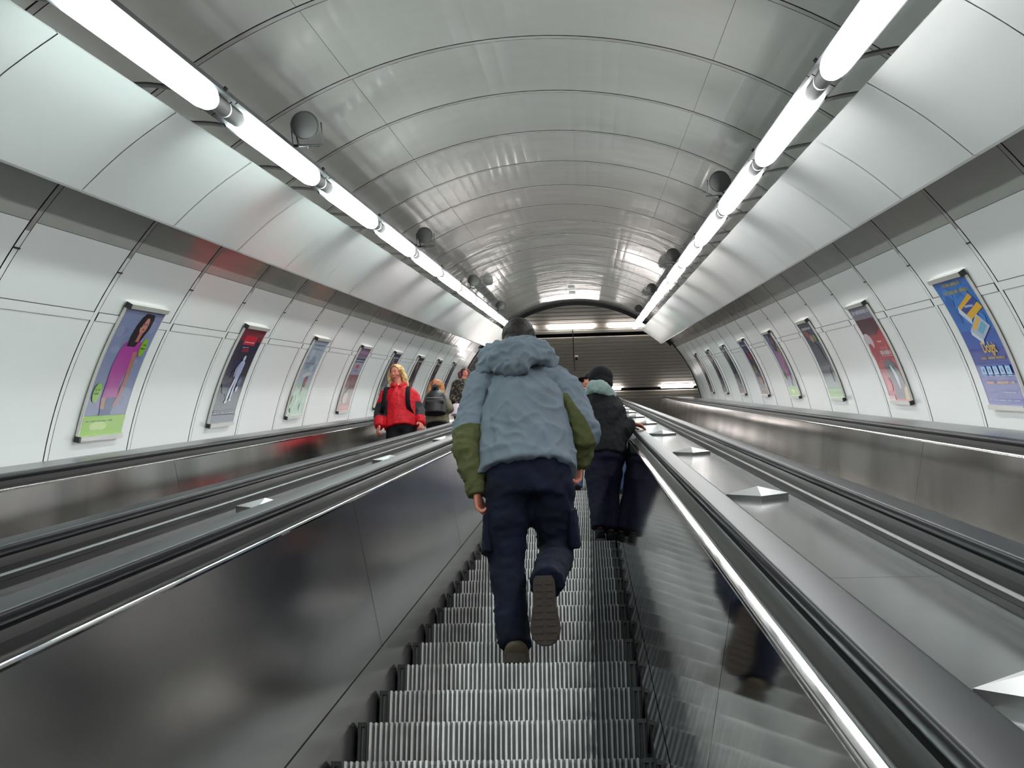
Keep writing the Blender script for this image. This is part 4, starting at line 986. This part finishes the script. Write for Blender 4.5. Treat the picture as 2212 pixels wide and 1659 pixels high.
link('jacket', sleeves_torso(J, side, .16, (.19, .14), (.18, .14), (.2, .16), (.075, .07, .062, .05), .12).mesh(.014, 2, folds(.012, (9, 9, 6), 9), None, ('khaki',)), p)
hd = J['head']; r_, f_, u_ = frame(hf, hu)
hb = Blob().ell(hd + u_ * .03 - f_ * .02, (.09, .1, .09), (r_, f_, u_))
for q in (-1, 1): hb.limb([hd + r_ * .06 * q + u_ * .06 + f_ * .01, hd + r_ * .095 * q, hd + r_ * .10 * q - u_ * .09, hd + r_ * .11 * q - u_ * .17], [.03, .036, .042, .03], f_)
hb.limb([hd - f_ * .06, hd - f_ * .08 - u_ * .1, hd - f_ * .07 - u_ * .2], [.07, .08, .07], r_)
link('hair', hairkeep(hb.mesh(.01, 1, folds(.006, (25, 25, 8), 4), None, ('ginger',)), lambda c: not ((c - hd).dot(f_) > .04 and abs((c - hd).dot(r_)) < .05 and (c - hd).dot(u_) < .065)), p)
for q in 'LR':
    a = J['an' + q]; h = Vector((a.x, a.y + .06, zt + .0085)); add_shoe(p, h, h + Vector((0, -.24, 0)), (0, 0, 1), .9, 'blackcloth')
pk = Blob().limb([J['neck'] + Vector((.01, -.2, -.04)), J['neck'] + Vector((.01, -.26, -.2)), J['neck'] + Vector((.01, -.25, -.45))], [(.10, .06), (.17, .1), (.175, .1)], Vector((1, 0, 0)))
pk.limb([J['neck'] + Vector((-.13, -.33, -.28)), J['neck'] + Vector((.15, -.33, -.28))], [.035, .035], Vector((0, 0, 1)))
bp = link('backpack', pk.mesh(.012, 2, None, None, ('gear',))); tag(bp, 'black backpack carried on the chest of the woman with the camera', 'backpack')
rim(bp, [J['neck'] + Vector((-.12, -.372, -.235)), J['neck'] + Vector((.0, -.378, -.24)), J['neck'] + Vector((.14, -.372, -.235))], .005, 'chrome', 'zip')
cm = MB(); c = J['wrL'].lerp(J['wrR'], .5) + Vector((0, -.03, .07)); cm.box(c.x - .055, c.x + .055, c.y - .02, c.y + .03, c.z - .04, c.z + .035, 'gear')
ck = cm.build('camera'); tag(ck, 'black compact camera held up by the strawberry blond woman', 'camera')
cm = MB(); cm.tube([c + Vector((0, -.02, 0)), c + Vector((0, -.06, 0))], .03, 'gear', 16); cm.build('lens', ck)

# dark haired woman, half hidden
n3 = 39
Zp = STEP0 + n3 * STEPP; yp, zt = downer(Zp, 0); yb = yp + .22
print('w3 z', Zp, 'height', W(1003, 797, yb).z - zt)
hz = W(1003, 797, yb).z; dz = hz - zt - 1.66
G = lambda x, y, z: Vector((W(1001, 850, yb).x + x, yb + y, zt + z + dz * (1 if z > .3 else 0)))
J = dict(head=G(.02, 0, 1.54), neck=G(0, 0, 1.40), shL=G(.16, 0, 1.34), shR=G(-.15, 0, 1.34), elL=G(.22, 0, 1.06), elR=G(-.20, 0, 1.06), wrL=G(.2, -.1, .85), wrR=G(-.18, -.12, .86), pel=G(0, 0, .92), hipL=G(.08, 0, .87), hipR=G(-.08, 0, .87),
         knL=G(.08, -.04, .46), anL=G(.08, 0, .09), knR=G(-.08, -.04, .46), anR=G(-.08, 0, .09))
p = person('dark haired woman in mottled coat, half hidden by the man in grey', J, G(0, 0, 0), (.25, -1, -.1), hs=.93, voxel=.018)
trousers(p, J, 'blackcloth', side, (.09, .075, .07, .065), (.18, .14), .01, .1, 5, voxel=.018)
link('coat', sleeves_torso(J, side, .16, (.18, .14), (.18, .14), (.2, .16), (.075, .07, .062, .05), .3).mesh(.014, 2, None, None, ('leopard',)), p)
hd = J['head']; r_, f_, u_ = frame((.25, -1, -.1))
hb = Blob().ell(hd + u_ * .03 - f_ * .02, (.1, .11, .1), (r_, f_, u_))
for q in (-1, 1): hb.limb([hd + r_ * .07 * q + u_ * .05, hd + r_ * .1 * q, hd + r_ * .09 * q - u_ * .09], [.035, .04, .03], f_)
link('hair', hairkeep(hb.mesh(.01, 1, folds(.012, (16, 16, 16), 4), None, ('maroon',)), lambda c: not ((c - hd).dot(f_) > .04 and abs((c - hd).dot(r_)) < .055 and (c - hd).dot(u_) < .065)), p)
for q in 'LR':
    a = J['an' + q]; h = Vector((a.x, a.y + .06, zt + .0085)); add_shoe(p, h, h + Vector((0, -.24, 0)), (0, 0, 1), .9, 'blackcloth')
c = W(986, 884, yb - .25)
bg = Blob().limb([c + Vector((0, 0, .11)), c, c - Vector((0, 0, .13))], [(.07, .04), (.10, .06), (.10, .06)], Vector((1, 0, 0)))
bo = link('handbag', bg.mesh(.012, 2, None, None, ('palebag',))); tag(bo, 'pale lilac bag of the dark haired woman, beside the man in grey', 'bag')
